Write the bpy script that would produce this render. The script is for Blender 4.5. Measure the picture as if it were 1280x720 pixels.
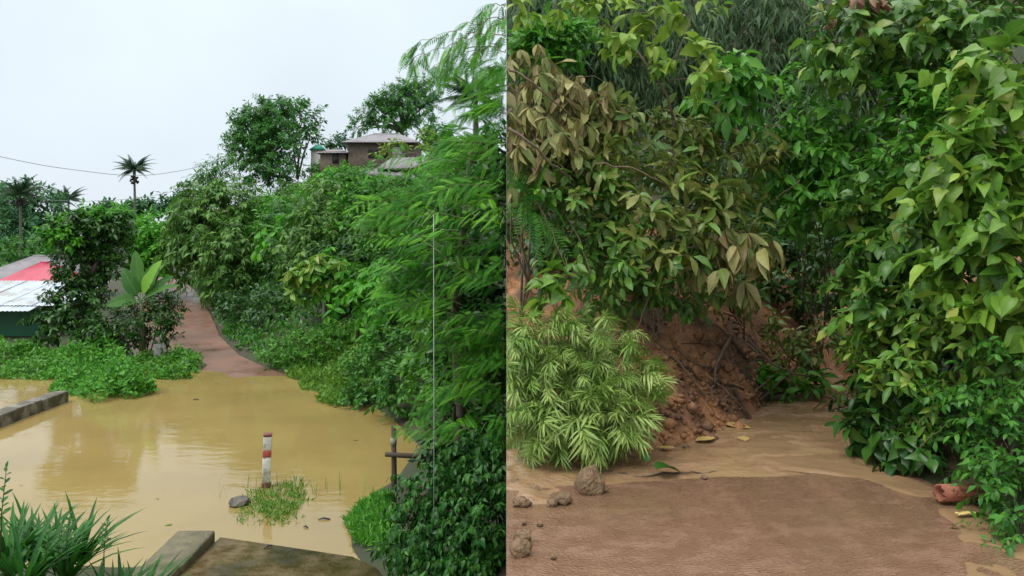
import bpy, bmesh, math, random
import numpy as np
from mathutils import Matrix, Vector

for o in list(bpy.data.objects):
    bpy.data.objects.remove(o, do_unlink=True)
rng = np.random.default_rng(11)
random.seed(5)
SC = bpy.context.scene
COL = SC.collection

# ------------------------------------------------------------------ camera, sky, sun, exposure
CZ = 4.8                       # eye height above the flood water; the right-hand road lies 1.7 m below the eye
F, U0, V0 = 1000.0, 633.0, 290.0
cam = bpy.data.cameras.new('camera')
cam.sensor_width = 36.0
cam.lens = 36.0 * F / 1280.0
cam.shift_x = (640 - U0) / 1280.0
cam.shift_y = (V0 - 360) / 1280.0
cam.clip_start, cam.clip_end = 0.05, 3000
camo = bpy.data.objects.new('camera', cam)
COL.objects.link(camo)
camo.location = (0, 0, CZ)
camo.rotation_euler = (math.radians(90), 0, 0)
SC.camera = camo

SUN_EL, SUN_AZ = math.radians(58), math.radians(235)      # azimuth clockwise from +Y: behind and to the left of the camera
w = bpy.data.worlds.new('World'); SC.world = w; w.use_nodes = True
nt = w.node_tree; nt.nodes.clear()
wo = nt.nodes.new('ShaderNodeOutputWorld'); bg = nt.nodes.new('ShaderNodeBackground')
sky = nt.nodes.new('ShaderNodeTexSky'); sky.sky_type = 'NISHITA'; sky.sun_disc = False
sky.sun_elevation = SUN_EL; sky.sun_rotation = SUN_AZ
tc = nt.nodes.new('ShaderNodeTexCoord'); sep = nt.nodes.new('ShaderNodeSeparateXYZ')
nt.links.new(tc.outputs['Generated'], sep.inputs[0])
ramp = nt.nodes.new('ShaderNodeValToRGB')                  # overcast: the zenith is about 2.5 times as bright as the horizon
ramp.color_ramp.elements[0].position = 0.0; ramp.color_ramp.elements[0].color = (.312, .345, .382, 1)
em = ramp.color_ramp.elements.new(.32); em.color = (.345, .39, .41, 1)
ramp.color_ramp.elements[2].position = 1.0; ramp.color_ramp.elements[2].color = (.96, .99, 1.0, 1)
nt.links.new(sep.outputs['Z'], ramp.inputs[0])
noi = nt.nodes.new('ShaderNodeTexNoise'); noi.inputs['Scale'].default_value = 2.2; noi.inputs['Detail'].default_value = 4
nt.links.new(tc.outputs['Generated'], noi.inputs['Vector'])
mr = nt.nodes.new('ShaderNodeMapRange'); mr.inputs['To Min'].default_value = 20.0; mr.inputs['To Max'].default_value = 24.5
mr.inputs['From Min'].default_value = .3; mr.inputs['From Max'].default_value = .7
nt.links.new(noi.outputs['Fac'], mr.inputs['Value'])
vm = nt.nodes.new('ShaderNodeVectorMath'); vm.operation = 'SCALE'
nt.links.new(ramp.outputs['Color'], vm.inputs[0]); nt.links.new(mr.outputs['Result'], vm.inputs['Scale'])
mx = nt.nodes.new('ShaderNodeMixRGB'); mx.inputs['Fac'].default_value = .93
nt.links.new(sky.outputs['Color'], mx.inputs['Color1']); nt.links.new(vm.outputs['Vector'], mx.inputs['Color2'])
nt.links.new(mx.outputs['Color'], bg.inputs['Color']); bg.inputs['Strength'].default_value = 0.1
nt.links.new(bg.outputs['Background'], wo.inputs['Surface'])

sl = bpy.data.lights.new('sun', 'SUN'); sl.energy = 1.5; sl.angle = math.radians(22); sl.color = (1.0, .97, .92)
so = bpy.data.objects.new('sun', sl); COL.objects.link(so)
dv = Vector((math.sin(SUN_AZ) * math.cos(SUN_EL), math.cos(SUN_AZ) * math.cos(SUN_EL), math.sin(SUN_EL)))
so.rotation_euler = dv.to_track_quat('Z', 'Y').to_euler(); so.location = (-20, -20, 40)
SC.view_settings.view_transform = 'Standard'; SC.view_settings.look = 'None'
SC.view_settings.exposure = 0.22; SC.view_settings.gamma = 1.0
SC.view_settings.use_curve_mapping = False
SC.render.engine = 'CYCLES'
SC.cycles.max_bounces = 8; SC.cycles.transparent_max_bounces = 8

# ------------------------------------------------------------------ helpers
def P(u, v, Y):
    return np.array([(u - U0) / F * Y, Y, CZ + (V0 - v) / F * Y])

def nrm(a):
    a = np.asarray(a, float)
    return a / np.maximum(np.linalg.norm(a, axis=-1, keepdims=True), 1e-9)

def hash2(ix, iy, s):
    h = (ix * 374761393 + iy * 668265263 + s * 144665) & 0x7fffffff
    h = ((h ^ (h >> 13)) * 1274126177) & 0x7fffffff
    return ((h ^ (h >> 16)) & 0xffff) / 65535.0

def vnoise(x, y, s=0):
    x = np.asarray(x, float); y = np.asarray(y, float)
    ix = np.floor(x).astype(np.int64); iy = np.floor(y).astype(np.int64)
    fx = x - ix; fy = y - iy
    fx = fx * fx * (3 - 2 * fx); fy = fy * fy * (3 - 2 * fy)
    a = hash2(ix, iy, s); b = hash2(ix + 1, iy, s); c = hash2(ix, iy + 1, s); d = hash2(ix + 1, iy + 1, s)
    return (a * (1 - fx) + b * fx) * (1 - fy) + (c * (1 - fx) + d * fx) * fy

def fbm(x, y, oct=4, s=0):
    t = 0; a = .5
    for k in range(oct):
        t = t + a * (vnoise(np.asarray(x) * 2**k, np.asarray(y) * 2**k, s + k) - .5); a *= .5
    return t

def link(o, parent=None):
    COL.objects.link(o)
    if parent is not None: o.parent = parent
    return o

def tag(o, label=None, cat=None, group=None, kind=None):
    if label: o['label'] = label
    if cat: o['category'] = cat
    if group: o['group'] = group
    if kind: o['kind'] = kind
    return o

def thing(name, label, cat, base=(0, 0, 0), group=None, kind=None):
    o = bpy.data.objects.new(name, None); o.empty_display_size = .2
    COL.objects.link(o); o.location = tuple(base)
    return tag(o, label, cat, group, kind)

def mesh_np(name, V, LV, LT, mat=None, uv=None, tint=None, smooth=False):
    """V (n,3); LV flat loop vertex indices; LT loops per face; uv per vertex; tint per vertex"""
    m = bpy.data.meshes.new(name)
    V = np.ascontiguousarray(V, np.float32); LV = np.ascontiguousarray(LV, np.int32); LT = np.ascontiguousarray(LT, np.int32)
    m.vertices.add(len(V)); m.vertices.foreach_set('co', V.ravel())
    m.loops.add(len(LV)); m.loops.foreach_set('vertex_index', LV)
    m.polygons.add(len(LT))
    ls = np.zeros(len(LT), np.int32); ls[1:] = np.cumsum(LT)[:-1]
    m.polygons.foreach_set('loop_start', ls); m.polygons.foreach_set('loop_total', LT)
    if smooth: m.polygons.foreach_set('use_smooth', np.ones(len(LT), bool))
    if uv is not None:
        l = m.uv_layers.new(name='UVMap'); l.data.foreach_set('uv', np.ascontiguousarray(uv[LV], np.float32).ravel())
    if tint is not None:
        a = m.attributes.new('tint', 'FLOAT', 'POINT'); a.data.foreach_set('value', np.ascontiguousarray(tint, np.float32))
    m.update(calc_edges=True); m.validate()
    if mat is not None: m.materials.append(mat)
    return m

class MB:
    """collects boxes, tubes, faces into one mesh"""
    def __init__(s): s.V = []; s.F = []
    def add(s, V, Fc):
        n = sum(len(v) for v in s.V); s.V.append(np.asarray(V, float)); s.F += [[i + n for i in f] for f in Fc]; return s
    def box(s, c, d, rz=0, top=1.0):
        x, y, z = np.array(d) / 2.0
        v = np.array([[-x, -y, -z], [x, -y, -z], [x, y, -z], [-x, y, -z], [-x * top, -y * top, z], [x * top, -y * top, z], [x * top, y * top, z], [-x * top, y * top, z]])
        cs, sn = math.cos(rz), math.sin(rz)
        v = np.stack([v[:, 0] * cs - v[:, 1] * sn, v[:, 0] * sn + v[:, 1] * cs, v[:, 2]], 1) + np.array(c)
        return s.add(v, [[0, 3, 2, 1], [4, 5, 6, 7], [0, 1, 5, 4], [1, 2, 6, 5], [2, 3, 7, 6], [3, 0, 4, 7]])
    def tube(s, pts, rad, k=6):
        pts = np.asarray(pts, float); n = len(pts); rad = np.broadcast_to(np.asarray(rad, float), (n,)) if np.ndim(rad) == 0 else np.asarray(rad, float)
        T = nrm(np.gradient(pts, axis=0)); V = []
        ref = np.array([0.31, .2, .93]) if abs(T[0][2]) < .9 else np.array([1., 0.1, 0])
        for i in range(n):
            a = nrm(np.cross(T[i], ref)); b = np.cross(T[i], a)
            for j in range(k):
                an = 2 * math.pi * j / k; V.append(pts[i] + rad[i] * (a * math.cos(an) + b * math.sin(an)))
        Fc = []
        for i in range(n - 1):
            for j in range(k):
                j2 = (j + 1) % k; Fc.append([i * k + j, i * k + j2, (i + 1) * k + j2, (i + 1) * k + j])
        Fc.append(list(range(k))[::-1]); Fc.append([(n - 1) * k + j for j in range(k)])
        return s.add(V, Fc)
    def build(s, name, mat, parent=None, smooth=False, bevel=0, origin=None):
        V = np.concatenate(s.V)
        if origin is not None: V = V - np.asarray(origin)
        m = mesh_np(name, V, [i for f in s.F for i in f], [len(f) for f in s.F], mat, smooth=smooth)
        o = bpy.data.objects.new(name, m); link(o, parent)
        if origin is not None and parent is None: o.location = tuple(origin)
        if bevel:
            b = o.modifiers.new('bevel', 'BEVEL'); b.width = bevel; b.segments = 2; b.limit_method = 'ANGLE'
        return o

def jitter_line(a, b, n, amp):
    t = np.linspace(0, 1, n)[:, None]; p = np.asarray(a) * (1 - t) + np.asarray(b) * t
    q = rng.normal(0, amp, (n, 3)); q[0] = 0; q[-1] = 0
    return p + q

# ------------------------------------------------------------------ materials
def nodes(name):
    m = bpy.data.materials.new(name); m.use_nodes = True; n = m.node_tree.nodes; n.clear(); return m, n, m.node_tree.links

def leaf_mat(name, cols, rough=.38, tr=.3, vein=.0, spec=.5):
    m, n, l = nodes(name)
    out = n.new('ShaderNodeOutputMaterial'); bs = n.new('ShaderNodeBsdfPrincipled'); t = n.new('ShaderNodeBsdfTranslucent'); mix = n.new('ShaderNodeMixShader')
    at = n.new('ShaderNodeAttribute'); at.attribute_name = 'tint'; oi = n.new('ShaderNodeObjectInfo')
    ad = n.new('ShaderNodeMath'); ad.operation = 'ADD'; fr = n.new('ShaderNodeMath'); fr.operation = 'FRACT'
    l.new(at.outputs['Fac'], ad.inputs[0]); l.new(oi.outputs['Random'], ad.inputs[1]); l.new(ad.outputs[0], fr.inputs[0])
    cr = n.new('ShaderNodeValToRGB'); e = cr.color_ramp.elements
    while len(e) < len(cols): e.new(.5)
    for i, c in enumerate(cols):
        e[i].position = i / (len(cols) - 1); e[i].color = (*c, 1)
    l.new(fr.outputs[0], cr.inputs[0])
    col = cr.outputs['Color']
    if vein > 0:
        uv = n.new('ShaderNodeUVMap'); sp = n.new('ShaderNodeSeparateXYZ'); l.new(uv.outputs['UV'], sp.inputs[0])
        s5 = n.new('ShaderNodeMath'); s5.operation = 'SUBTRACT'; s5.inputs[1].default_value = .5; l.new(sp.outputs['X'], s5.inputs[0])
        ab = n.new('ShaderNodeMath'); ab.operation = 'ABSOLUTE'; l.new(s5.outputs[0], ab.inputs[0])
        lt = n.new('ShaderNodeMath'); lt.operation = 'LESS_THAN'; lt.inputs[1].default_value = .035; l.new(ab.outputs[0], lt.inputs[0])
        # side veins slanting from the midrib
        mu = n.new('ShaderNodeMath'); mu.operation = 'MULTIPLY_ADD'; mu.inputs[1].default_value = -.55; l.new(ab.outputs[0], mu.inputs[0]); l.new(sp.outputs['Y'], mu.inputs[2])
        sc = n.new('ShaderNodeMath'); sc.operation = 'MULTIPLY'; sc.inputs[1].default_value = 8.0; l.new(mu.outputs[0], sc.inputs[0])
        f2 = n.new('ShaderNodeMath'); f2.operation = 'FRACT'; l.new(sc.outputs[0], f2.inputs[0])
        l2 = n.new('ShaderNodeMath'); l2.operation = 'LESS_THAN'; l2.inputs[1].default_value = .13; l.new(f2.outputs[0], l2.inputs[0])
        h = n.new('ShaderNodeMath'); h.operation = 'MULTIPLY'; h.inputs[1].default_value = .45; l.new(l2.outputs[0], h.inputs[0])
        mxm = n.new('ShaderNodeMath'); mxm.operation = 'MAXIMUM'; l.new(lt.outputs[0], mxm.inputs[0]); l.new(h.outputs[0], mxm.inputs[1])
        vf = n.new('ShaderNodeMath'); vf.operation = 'MULTIPLY'; vf.inputs[1].default_value = vein; l.new(mxm.outputs[0], vf.inputs[0])
        mc = n.new('ShaderNodeMixRGB'); mc.inputs['Color2'].default_value = (.32, .42, .14, 1); l.new(vf.outputs[0], mc.inputs['Fac']); l.new(col, mc.inputs['Color1'])
        col = mc.outputs['Color']
        # blotches
        geo = n.new('ShaderNodeNewGeometry'); nz = n.new('ShaderNodeTexNoise'); nz.inputs['Scale'].default_value = 22; l.new(geo.outputs['Position'], nz.inputs['Vector'])
        hs = n.new('ShaderNodeHueSaturation'); mp = n.new('ShaderNodeMapRange'); mp.inputs['To Min'].default_value = .7; mp.inputs['To Max'].default_value = 1.3
        l.new(nz.outputs['Fac'], mp.inputs['Value']); l.new(mp.outputs['Result'], hs.inputs['Value']); l.new(col, hs.inputs['Color']); col = hs.outputs['Color']
    l.new(col, bs.inputs['Base Color']); l.new(col, t.inputs['Color'])
    bs.inputs['Roughness'].default_value = rough; bs.inputs['Specular IOR Level'].default_value = spec
    mix.inputs['Fac'].default_value = tr
    l.new(bs.outputs[0], mix.inputs[1]); l.new(t.outputs[0], mix.inputs[2]); l.new(mix.outputs[0], out.inputs['Surface'])
    return m

def ground_mat(name, c1, c2, scale=3.0, rough=(.5, .9), bump=.3, bscale=30, c3=None, s3=1.2, stretch=(1, 1, 1), spec=.5):
    m, n, l = nodes(name)
    out = n.new('ShaderNodeOutputMaterial'); bs = n.new('ShaderNodeBsdfPrincipled'); l.new(bs.outputs[0], out.inputs['Surface'])
    geo = n.new('ShaderNodeNewGeometry'); mp = n.new('ShaderNodeMapping'); mp.inputs['Scale'].default_value = stretch
    l.new(geo.outputs['Position'], mp.inputs['Vector'])
    n1 = n.new('ShaderNodeTexNoise'); n1.inputs['Scale'].default_value = scale; n1.inputs['Detail'].default_value = 8; n1.inputs['Roughness'].default_value = .65
    l.new(mp.outputs[0], n1.inputs['Vector'])
    cr = n.new('ShaderNodeValToRGB'); cr.color_ramp.elements[0].position = .34; cr.color_ramp.elements[1].position = .66
    cr.color_ramp.elements[0].color = (*c1, 1); cr.color_ramp.elements[1].color = (*c2, 1); l.new(n1.outputs['Fac'], cr.inputs[0])
    col = cr.outputs['Color']
    if c3:
        n3 = n.new('ShaderNodeTexNoise'); n3.inputs['Scale'].default_value = s3; n3.inputs['Detail'].default_value = 5; l.new(geo.outputs['Position'], n3.inputs['Vector'])
        r3 = n.new('ShaderNodeValToRGB'); r3.color_ramp.elements[0].position = .48; r3.color_ramp.elements[1].position = .6; l.new(n3.outputs['Fac'], r3.inputs[0])
        mc = n.new('ShaderNodeMixRGB'); mc.inputs['Color2'].default_value = (*c3, 1); l.new(r3.outputs['Color'], mc.inputs['Fac']); l.new(col, mc.inputs['Color1']); col = mc.outputs['Color']
    l.new(col, bs.inputs['Base Color'])
    n2 = n.new('ShaderNodeTexNoise'); n2.inputs['Scale'].default_value = bscale; n2.inputs['Detail'].default_value = 6; l.new(mp.outputs[0], n2.inputs['Vector'])
    rr = n.new('ShaderNodeMapRange'); rr.inputs['To Min'].default_value = rough[0]; rr.inputs['To Max'].default_value = rough[1]; rr.inputs['From Min'].default_value = .35; rr.inputs['From Max'].default_value = .65
    l.new(n1.outputs['Fac'], rr.inputs['Value']); l.new(rr.outputs['Result'], bs.inputs['Roughness'])
    bm = n.new('ShaderNodeBump'); bm.inputs['Strength'].default_value = bump; bm.inputs['Distance'].default_value = .03
    l.new(n2.outputs['Fac'], bm.inputs['Height']); l.new(bm.outputs['Normal'], bs.inputs['Normal'])
    bs.inputs['Specular IOR Level'].default_value = spec
    return m

def water_mat(name, c1, c2, rough=.06, bumps=((1.2, .05), (9, .012)), stretch=(1, 1, 1)):
    m, n, l = nodes(name)
    out = n.new('ShaderNodeOutputMaterial'); bs = n.new('ShaderNodeBsdfPrincipled'); l.new(bs.outputs[0], out.inputs['Surface'])
    geo = n.new('ShaderNodeNewGeometry'); mp = n.new('ShaderNodeMapping'); mp.inputs['Scale'].default_value = stretch; l.new(geo.outputs['Position'], mp.inputs['Vector'])
    n1 = n.new('ShaderNodeTexNoise'); n1.inputs['Scale'].default_value = .35; n1.inputs['Detail'].default_value = 5; l.new(geo.outputs['Position'], n1.inputs['Vector'])
    cr = n.new('ShaderNodeValToRGB'); cr.color_ramp.elements[0].position = .35; cr.color_ramp.elements[1].position = .68
    cr.color_ramp.elements[0].color = (*c1, 1); cr.color_ramp.elements[1].color = (*c2, 1); l.new(n1.outputs['Fac'], cr.inputs[0]); l.new(cr.outputs[0], bs.inputs['Base Color'])
    bs.inputs['Roughness'].default_value = rough; bs.inputs['IOR'].default_value = 1.33
    nor = None
    for s, d in bumps:
        nz = n.new('ShaderNodeTexNoise'); nz.inputs['Scale'].default_value = s; nz.inputs['Detail'].default_value = 3; l.new(mp.outputs[0], nz.inputs['Vector'])
        b = n.new('ShaderNodeBump'); b.inputs['Strength'].default_value = 1.0; b.inputs['Distance'].default_value = d; l.new(nz.outputs['Fac'], b.inputs['Height'])
        if nor is not None: l.new(nor, b.inputs['Normal'])
        nor = b.outputs['Normal']
    l.new(nor, bs.inputs['Normal'])
    return m

G = {}
G['bright'] = leaf_mat('leaf_bright_green', [(.04, .2, .012), (.075, .31, .018), (.14, .42, .028), (.055, .25, .016)], .45, .38, spec=.3)
G['feather'] = leaf_mat('leaf_feathery_green', [(.025, .15, .008), (.055, .25, .012), (.2, .5, .03), (.1, .36, .018), (.035, .19, .01)], .5, .42, spec=.3)
G['mid'] = leaf_mat('leaf_mid_green', [(.022, .11, .012), (.05, .19, .02), (.095, .28, .028), (.032, .14, .015)], .42, .32, spec=.35)
G['oliveh'] = leaf_mat('leaf_hill_olive', [(.04, .13, .016), (.08, .2, .025), (.14, .29, .04), (.055, .16, .018)], .45, .32, spec=.35)
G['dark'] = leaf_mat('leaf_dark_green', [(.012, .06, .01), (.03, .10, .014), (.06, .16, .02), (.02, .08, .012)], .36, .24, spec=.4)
G['far'] = leaf_mat('leaf_far_haze_tint', [(.025, .11, .04), (.05, .16, .055), (.075, .21, .065), (.035, .13, .045)], .5, .28, spec=.25)  # bluish green: the haze of distance is put into the leaf colour
G['deep'] = leaf_mat('leaf_deep_green', [(.025, .12, .025), (.055, .2, .035), (.1, .28, .045), (.035, .15, .03)], .48, .34, spec=.3)
G['yellow'] = leaf_mat('leaf_yellow_green', [(.13, .27, .025), (.2, .35, .04), (.32, .43, .06), (.15, .29, .03)], .42, .4, vein=.3, spec=.35)
G['olive'] = leaf_mat('leaf_olive', [(.10, .16, .02), (.19, .23, .04), (.28, .29, .07), (.07, .19, .025), (.33, .32, .10), (.17, .28, .04), (.09, .21, .03)], .36, .32, vein=.35, spec=.5)
G['dry'] = leaf_mat('leaf_dried_tan', [(.25, .24, .07), (.36, .32, .12), (.16, .2, .05), (.42, .36, .16), (.2, .13, .06), (.13, .19, .04), (.3, .28, .1)], .5, .28, vein=.3, spec=.3)
G['heart'] = leaf_mat('leaf_heart_green', [(.035, .11, .015), (.07, .19, .022), (.13, .29, .03), (.045, .14, .02), (.2, .36, .04), (.05, .16, .022), (.09, .22, .03), (.06, .17, .02), (.32, .36, .07)], .38, .3, vein=.35, spec=.42)
G['broad'] = leaf_mat('leaf_broad_green', [(.09, .21, .02), (.15, .31, .03), (.3, .45, .05), (.06, .16, .02), (.14, .33, .03), (.1, .24, .025), (.22, .4, .045), (.12, .27, .03), (.4, .44, .09)], .4, .36, vein=.3, spec=.4)
G['fresh'] = leaf_mat('leaf_fresh_green', [(.04, .17, .014), (.08, .27, .022), (.14, .36, .034), (.05, .19, .018)], .4, .36, spec=.4)
G['vine'] = leaf_mat('leaf_vine_green', [(.012, .07, .01), (.025, .12, .012), (.07, .22, .025), (.02, .10, .012), (.03, .14, .016)], .42, .26, spec=.35)
G['bamboo'] = leaf_mat('leaf_bamboo_dusky', [(.03, .075, .025), (.05, .11, .035), (.08, .15, .05), (.035, .085, .03)], .5, .22, spec=.3)
G['lance'] = leaf_mat('leaf_lance_pale', [(.13, .25, .04), (.25, .38, .085), (.40, .52, .16), (.17, .30, .05)], .38, .3, spec=.4)
G['weed'] = leaf_mat('leaf_weed_green', [(.045, .2, .016), (.085, .3, .025), (.13, .38, .035), (.03, .15, .014)], .45, .34, spec=.3)
G['banana'] = leaf_mat('leaf_banana', [(.02, .09, .015), (.045, .15, .025), (.07, .19, .035)], .55, .3, vein=.15, spec=.2)
G['bananab'] = leaf_mat('leaf_banana_bright', [(.16, .37, .04), (.2, .42, .05)], .5, .4, vein=.15, spec=.25)
G['palm'] = leaf_mat('leaf_palm', [(.012, .05, .018), (.03, .08, .03), (.045, .10, .03)], .45, .18, spec=.3)
G['grass'] = leaf_mat('leaf_grass', [(.07, .2, .015), (.12, .27, .025), (.16, .31, .04), (.08, .18, .02)], .5, .32, spec=.3)
G['crinum'] = leaf_mat('leaf_strap', [(.012, .08, .01), (.025, .13, .014), (.05, .19, .022), (.016, .10, .012)], .42, .3, spec=.3)
G['brownleaf'] = leaf_mat('leaf_brown_dead', [(.16, .07, .03), (.22, .10, .05), (.12, .05, .03)], .5, .2)

M = {}
M['bark'] = ground_mat('bark_grey_brown', (.06, .045, .03), (.14, .11, .08), 14, (.6, .9), .5, 40)
M['twig'] = ground_mat('twig_brown', (.10, .065, .04), (.2, .14, .09), 20, (.5, .8), .3, 60)
M['stem'] = ground_mat('stem_green_brown', (.05, .07, .02), (.10, .10, .04), 20, (.4, .7), .2, 60)
M['palmtrunk'] = ground_mat('palm_trunk', (.07, .07, .055), (.15, .14, .12), 8, (.6, .9), .3, 30, stretch=(1, 1, 6))
M['hill'] = ground_mat('hill_ground', (.018, .035, .01), (.05, .055, .02), 1.2, (.7, .95), .6, 12, c3=(.05, .032, .016), s3=.5)
M['road'] = ground_mat('wet_red_clay_road', (.13, .06, .036), (.21, .102, .062), 1.0, (.25, .6), .3, 9, c3=(.16, .085, .054), s3=.5, spec=.4)
M['water'] = water_mat('muddy_flood_water', (.265, .19, .066), (.325, .232, .084), .03, ((.4, .012), (2.2, .0035), (9, .0008)), (1, 1.9, 1))
M['slab'] = ground_mat('wet_brown_concrete', (.11, .07, .02), (.22, .15, .055), 3.5, (.2, .5), .4, 25, c3=(.07, .055, .018), s3=1.1)
M['coping'] = ground_mat('mossy_concrete', (.085, .075, .038), (.19, .16, .095), 5, (.6, .9), .6, 30, c3=(.07, .085, .03), s3=2.5)
M['darkconc'] = ground_mat('dark_wet_concrete', (.05, .045, .03), (.13, .115, .08), 4, (.4, .8), .6, 20, c3=(.22, .2, .16), s3=2)
M['white'] = ground_mat('worn_white_paint', (.55, .54, .5), (.76, .75, .72), 9, (.5, .8), .3, 40, c3=(.42, .36, .28), s3=6)
M['red'] = ground_mat('worn_red_paint', (.38, .06, .05), (.5, .12, .1), 9, (.5, .8), .2, 40)
M['rustred'] = ground_mat('dark_rust_red', (.12, .03, .025), (.22, .06, .05), 12, (.5, .8), .3, 40)
M['rock'] = ground_mat('dark_rock', (.05, .045, .035), (.16, .14, .11), 6, (.35, .75), .7, 25)
M['wood'] = ground_mat('weathered_wood', (.035, .024, .015), (.10, .07, .045), 10, (.5, .85), .5, 40, stretch=(4, 4, 1))
M['paleconc'] = ground_mat('pale_concrete_post', (.22, .22, .19), (.36, .35, .31), 10, (.6, .9), .3, 40)
M['zinc'] = ground_mat('white_zinc_sheet', (.38, .43, .50), (.47, .52, .57), 1.5, (.35, .5), .05, 10, c3=(.33, .33, .33), s3=1.4)
M['greyroof'] = ground_mat('dull_grey_sheet', (.16, .15, .16), (.27, .25, .26), 1.5, (.45, .7), .1, 10)
M['redroof'] = ground_mat('crimson_sheet', (.40, .045, .085), (.52, .085, .125), 1.5, (.35, .5), .05, 10)
M['greenwall'] = ground_mat('dark_green_sheet_wall', (.006, .085, .035), (.012, .12, .05), 1.5, (.4, .6), .1, 10)
M['wall'] = ground_mat('brown_wattle_wall', (.10, .07, .05), (.2, .15, .11), 4, (.7, .9), .4, 20)
M['palewall'] = ground_mat('pale_panel', (.42, .40, .36), (.52, .5, .45), 4, (.6, .9), .1, 20)
M['dark'] = ground_mat('dark_timber', (.02, .018, .015), (.05, .04, .035), 6, (.6, .9), .2, 20)
M['greenspire'] = ground_mat('green_painted_metal', (.02, .2, .12), (.03, .26, .15), 4, (.4, .6), .1, 20)
M['pole'] = ground_mat('pale_metal_pole', (.30, .34, .30), (.42, .45, .42), 5, (.4, .6), .1, 20)
M['wire'] = ground_mat('wire_grey', (.22, .25, .24), (.28, .3, .29), 5, (.5, .7), .0, 20)
M['concroad'] = ground_mat('wet_concrete_road', (.29, .155, .095), (.39, .225, .145), 5.5, (.05, .4), .8, 62, c3=(.32, .19, .108), s3=1.3, stretch=(.85, 1.15, 1))
M['earth'] = ground_mat('orange_earth', (.24, .105, .042), (.42, .205, .092), 9, (.45, .95), 1.0, 30, c3=(.16, .078, .04), s3=2.6)
M['clod'] = ground_mat('mud_clod', (.13, .08, .04), (.24, .15, .08), 14, (.5, .9), 1.0, 45)
M['mudwater'] = water_mat('flowing_mud_water', (.22, .135, .07), (.28, .175, .095), .1, ((3.5, .010), (13, .005), (40, .002)), (.8, 1.5, 1))
M['brick'] = ground_mat('broken_red_clay', (.24, .075, .04), (.36, .13, .075), 14, (.5, .85), .5, 50)
M['yellowfilm'] = ground_mat('yellow_wrapper', (.6, .42, .12), (.7, .55, .25), 14, (.3, .5), .2, 50)
M['soap'] = ground_mat('ochre_mud_film', (.44, .30, .10), (.52, .36, .14), 10, (.2, .4), .2, 40)

# ------------------------------------------------------------------ leaf templates
def leaf_t(st, fold=.3, curve=.2):
    """st: stations (centre t, edge t, half width) -> verts, faces, uv. Blade along +Y, normal +Z"""
    V, U, rows = [], [], []
    for (tc_, te, w_) in st:
        zc = -curve * tc_ * tc_
        if w_ == 0:
            rows.append([len(V)]); V.append((0, tc_, zc)); U.append((.5, tc_))
        else:
            ze = -curve * te * te + fold * w_
            rows.append([len(V), len(V) + 1, len(V) + 2])
            V += [(-w_, te, ze), (0, tc_, zc), (w_, te, ze)]; U += [(0, te), (.5, tc_), (1, te)]
    Fc = []
    for a, b in zip(rows[:-1], rows[1:]):
        if len(a) == 1 and len(b) == 3: Fc += [[a[0], b[1], b[0]], [a[0], b[2], b[1]]]
        elif len(a) == 3 and len(b) == 1: Fc += [[a[0], a[1], b[0]], [a[1], a[2], b[0]]]
        else: Fc += [[a[0], a[1], b[1], b[0]], [a[1], a[2], b[2], b[1]]]
    return np.array(V, float), Fc, np.array(U, float)

def merge_t(parts):
    V, Fc, U = [], [], []; n = 0
    for v, f, u in parts:
        V.append(v); U.append(u); Fc += [[i + n for i in q] for q in f]; n += len(v)
    return np.concatenate(V), Fc, np.concatenate(U)

def put_t(t, pos, D, N, s):
    D = nrm(D); N = np.asarray(N, float); N = nrm(N - np.dot(N, D) * D); S = np.cross(D, N)
    v = np.asarray(pos) + s * (t[0][:, :1] * S + t[0][:, 1:2] * D + t[0][:, 2:3] * N)
    return v, t[1], t[2]

T = {}
T['mini'] = leaf_t([(0, 0, 0), (.42, .42, .25), (1, 1, 0)], .35, .2)
T['minil'] = leaf_t([(0, 0, 0), (.4, .4, .11), (1, 1, 0)], .3, .25)
T['ovate'] = leaf_t([(0, 0, 0), (.22, .22, .19), (.5, .5, .25), (.8, .8, .13), (1, 1, 0)], .25, .22)
T['ovateb'] = leaf_t([(0, 0, 0), (.25, .25, .17), (.55, .55, .22), (.82, .82, .12), (1, 1, 0)], .5, .45)
T['heart'] = leaf_t([(0, 0, 0), (.06, -.07, .2), (.28, .2, .40), (.52, .5, .35), (.78, .77, .16), (1, 1, 0)], .2, .28)
T['heartb'] = leaf_t([(0, 0, 0), (.06, -.05, .18), (.28, .22, .36), (.52, .5, .30), (.78, .77, .14), (1, 1, 0)], .45, .5)
T['oblong'] = leaf_t([(0, 0, 0), (.15, .15, .09), (.45, .45, .18), (.72, .72, .17), (.9, .9, .08), (1, 1, 0)], .3, .3)
T['oblongb'] = leaf_t([(0, 0, 0), (.15, .15, .08), (.45, .45, .15), (.72, .72, .14), (.9, .9, .07), (1, 1, 0)], .6, .6)
T['lance'] = leaf_t([(0, 0, 0), (.3, .3, .055), (.65, .65, .05), (1, 1, 0)], .3, .35)
T['strap'] = leaf_t([(0, 0, .025), (.3, .3, .037), (.6, .6, .033), (.85, .85, .018), (1, 1, 0)], .4, .45)
T['blade'] = leaf_t([(0, 0, .02), (.5, .5, .016), (1, 1, 0)], .3, .3)

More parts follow.
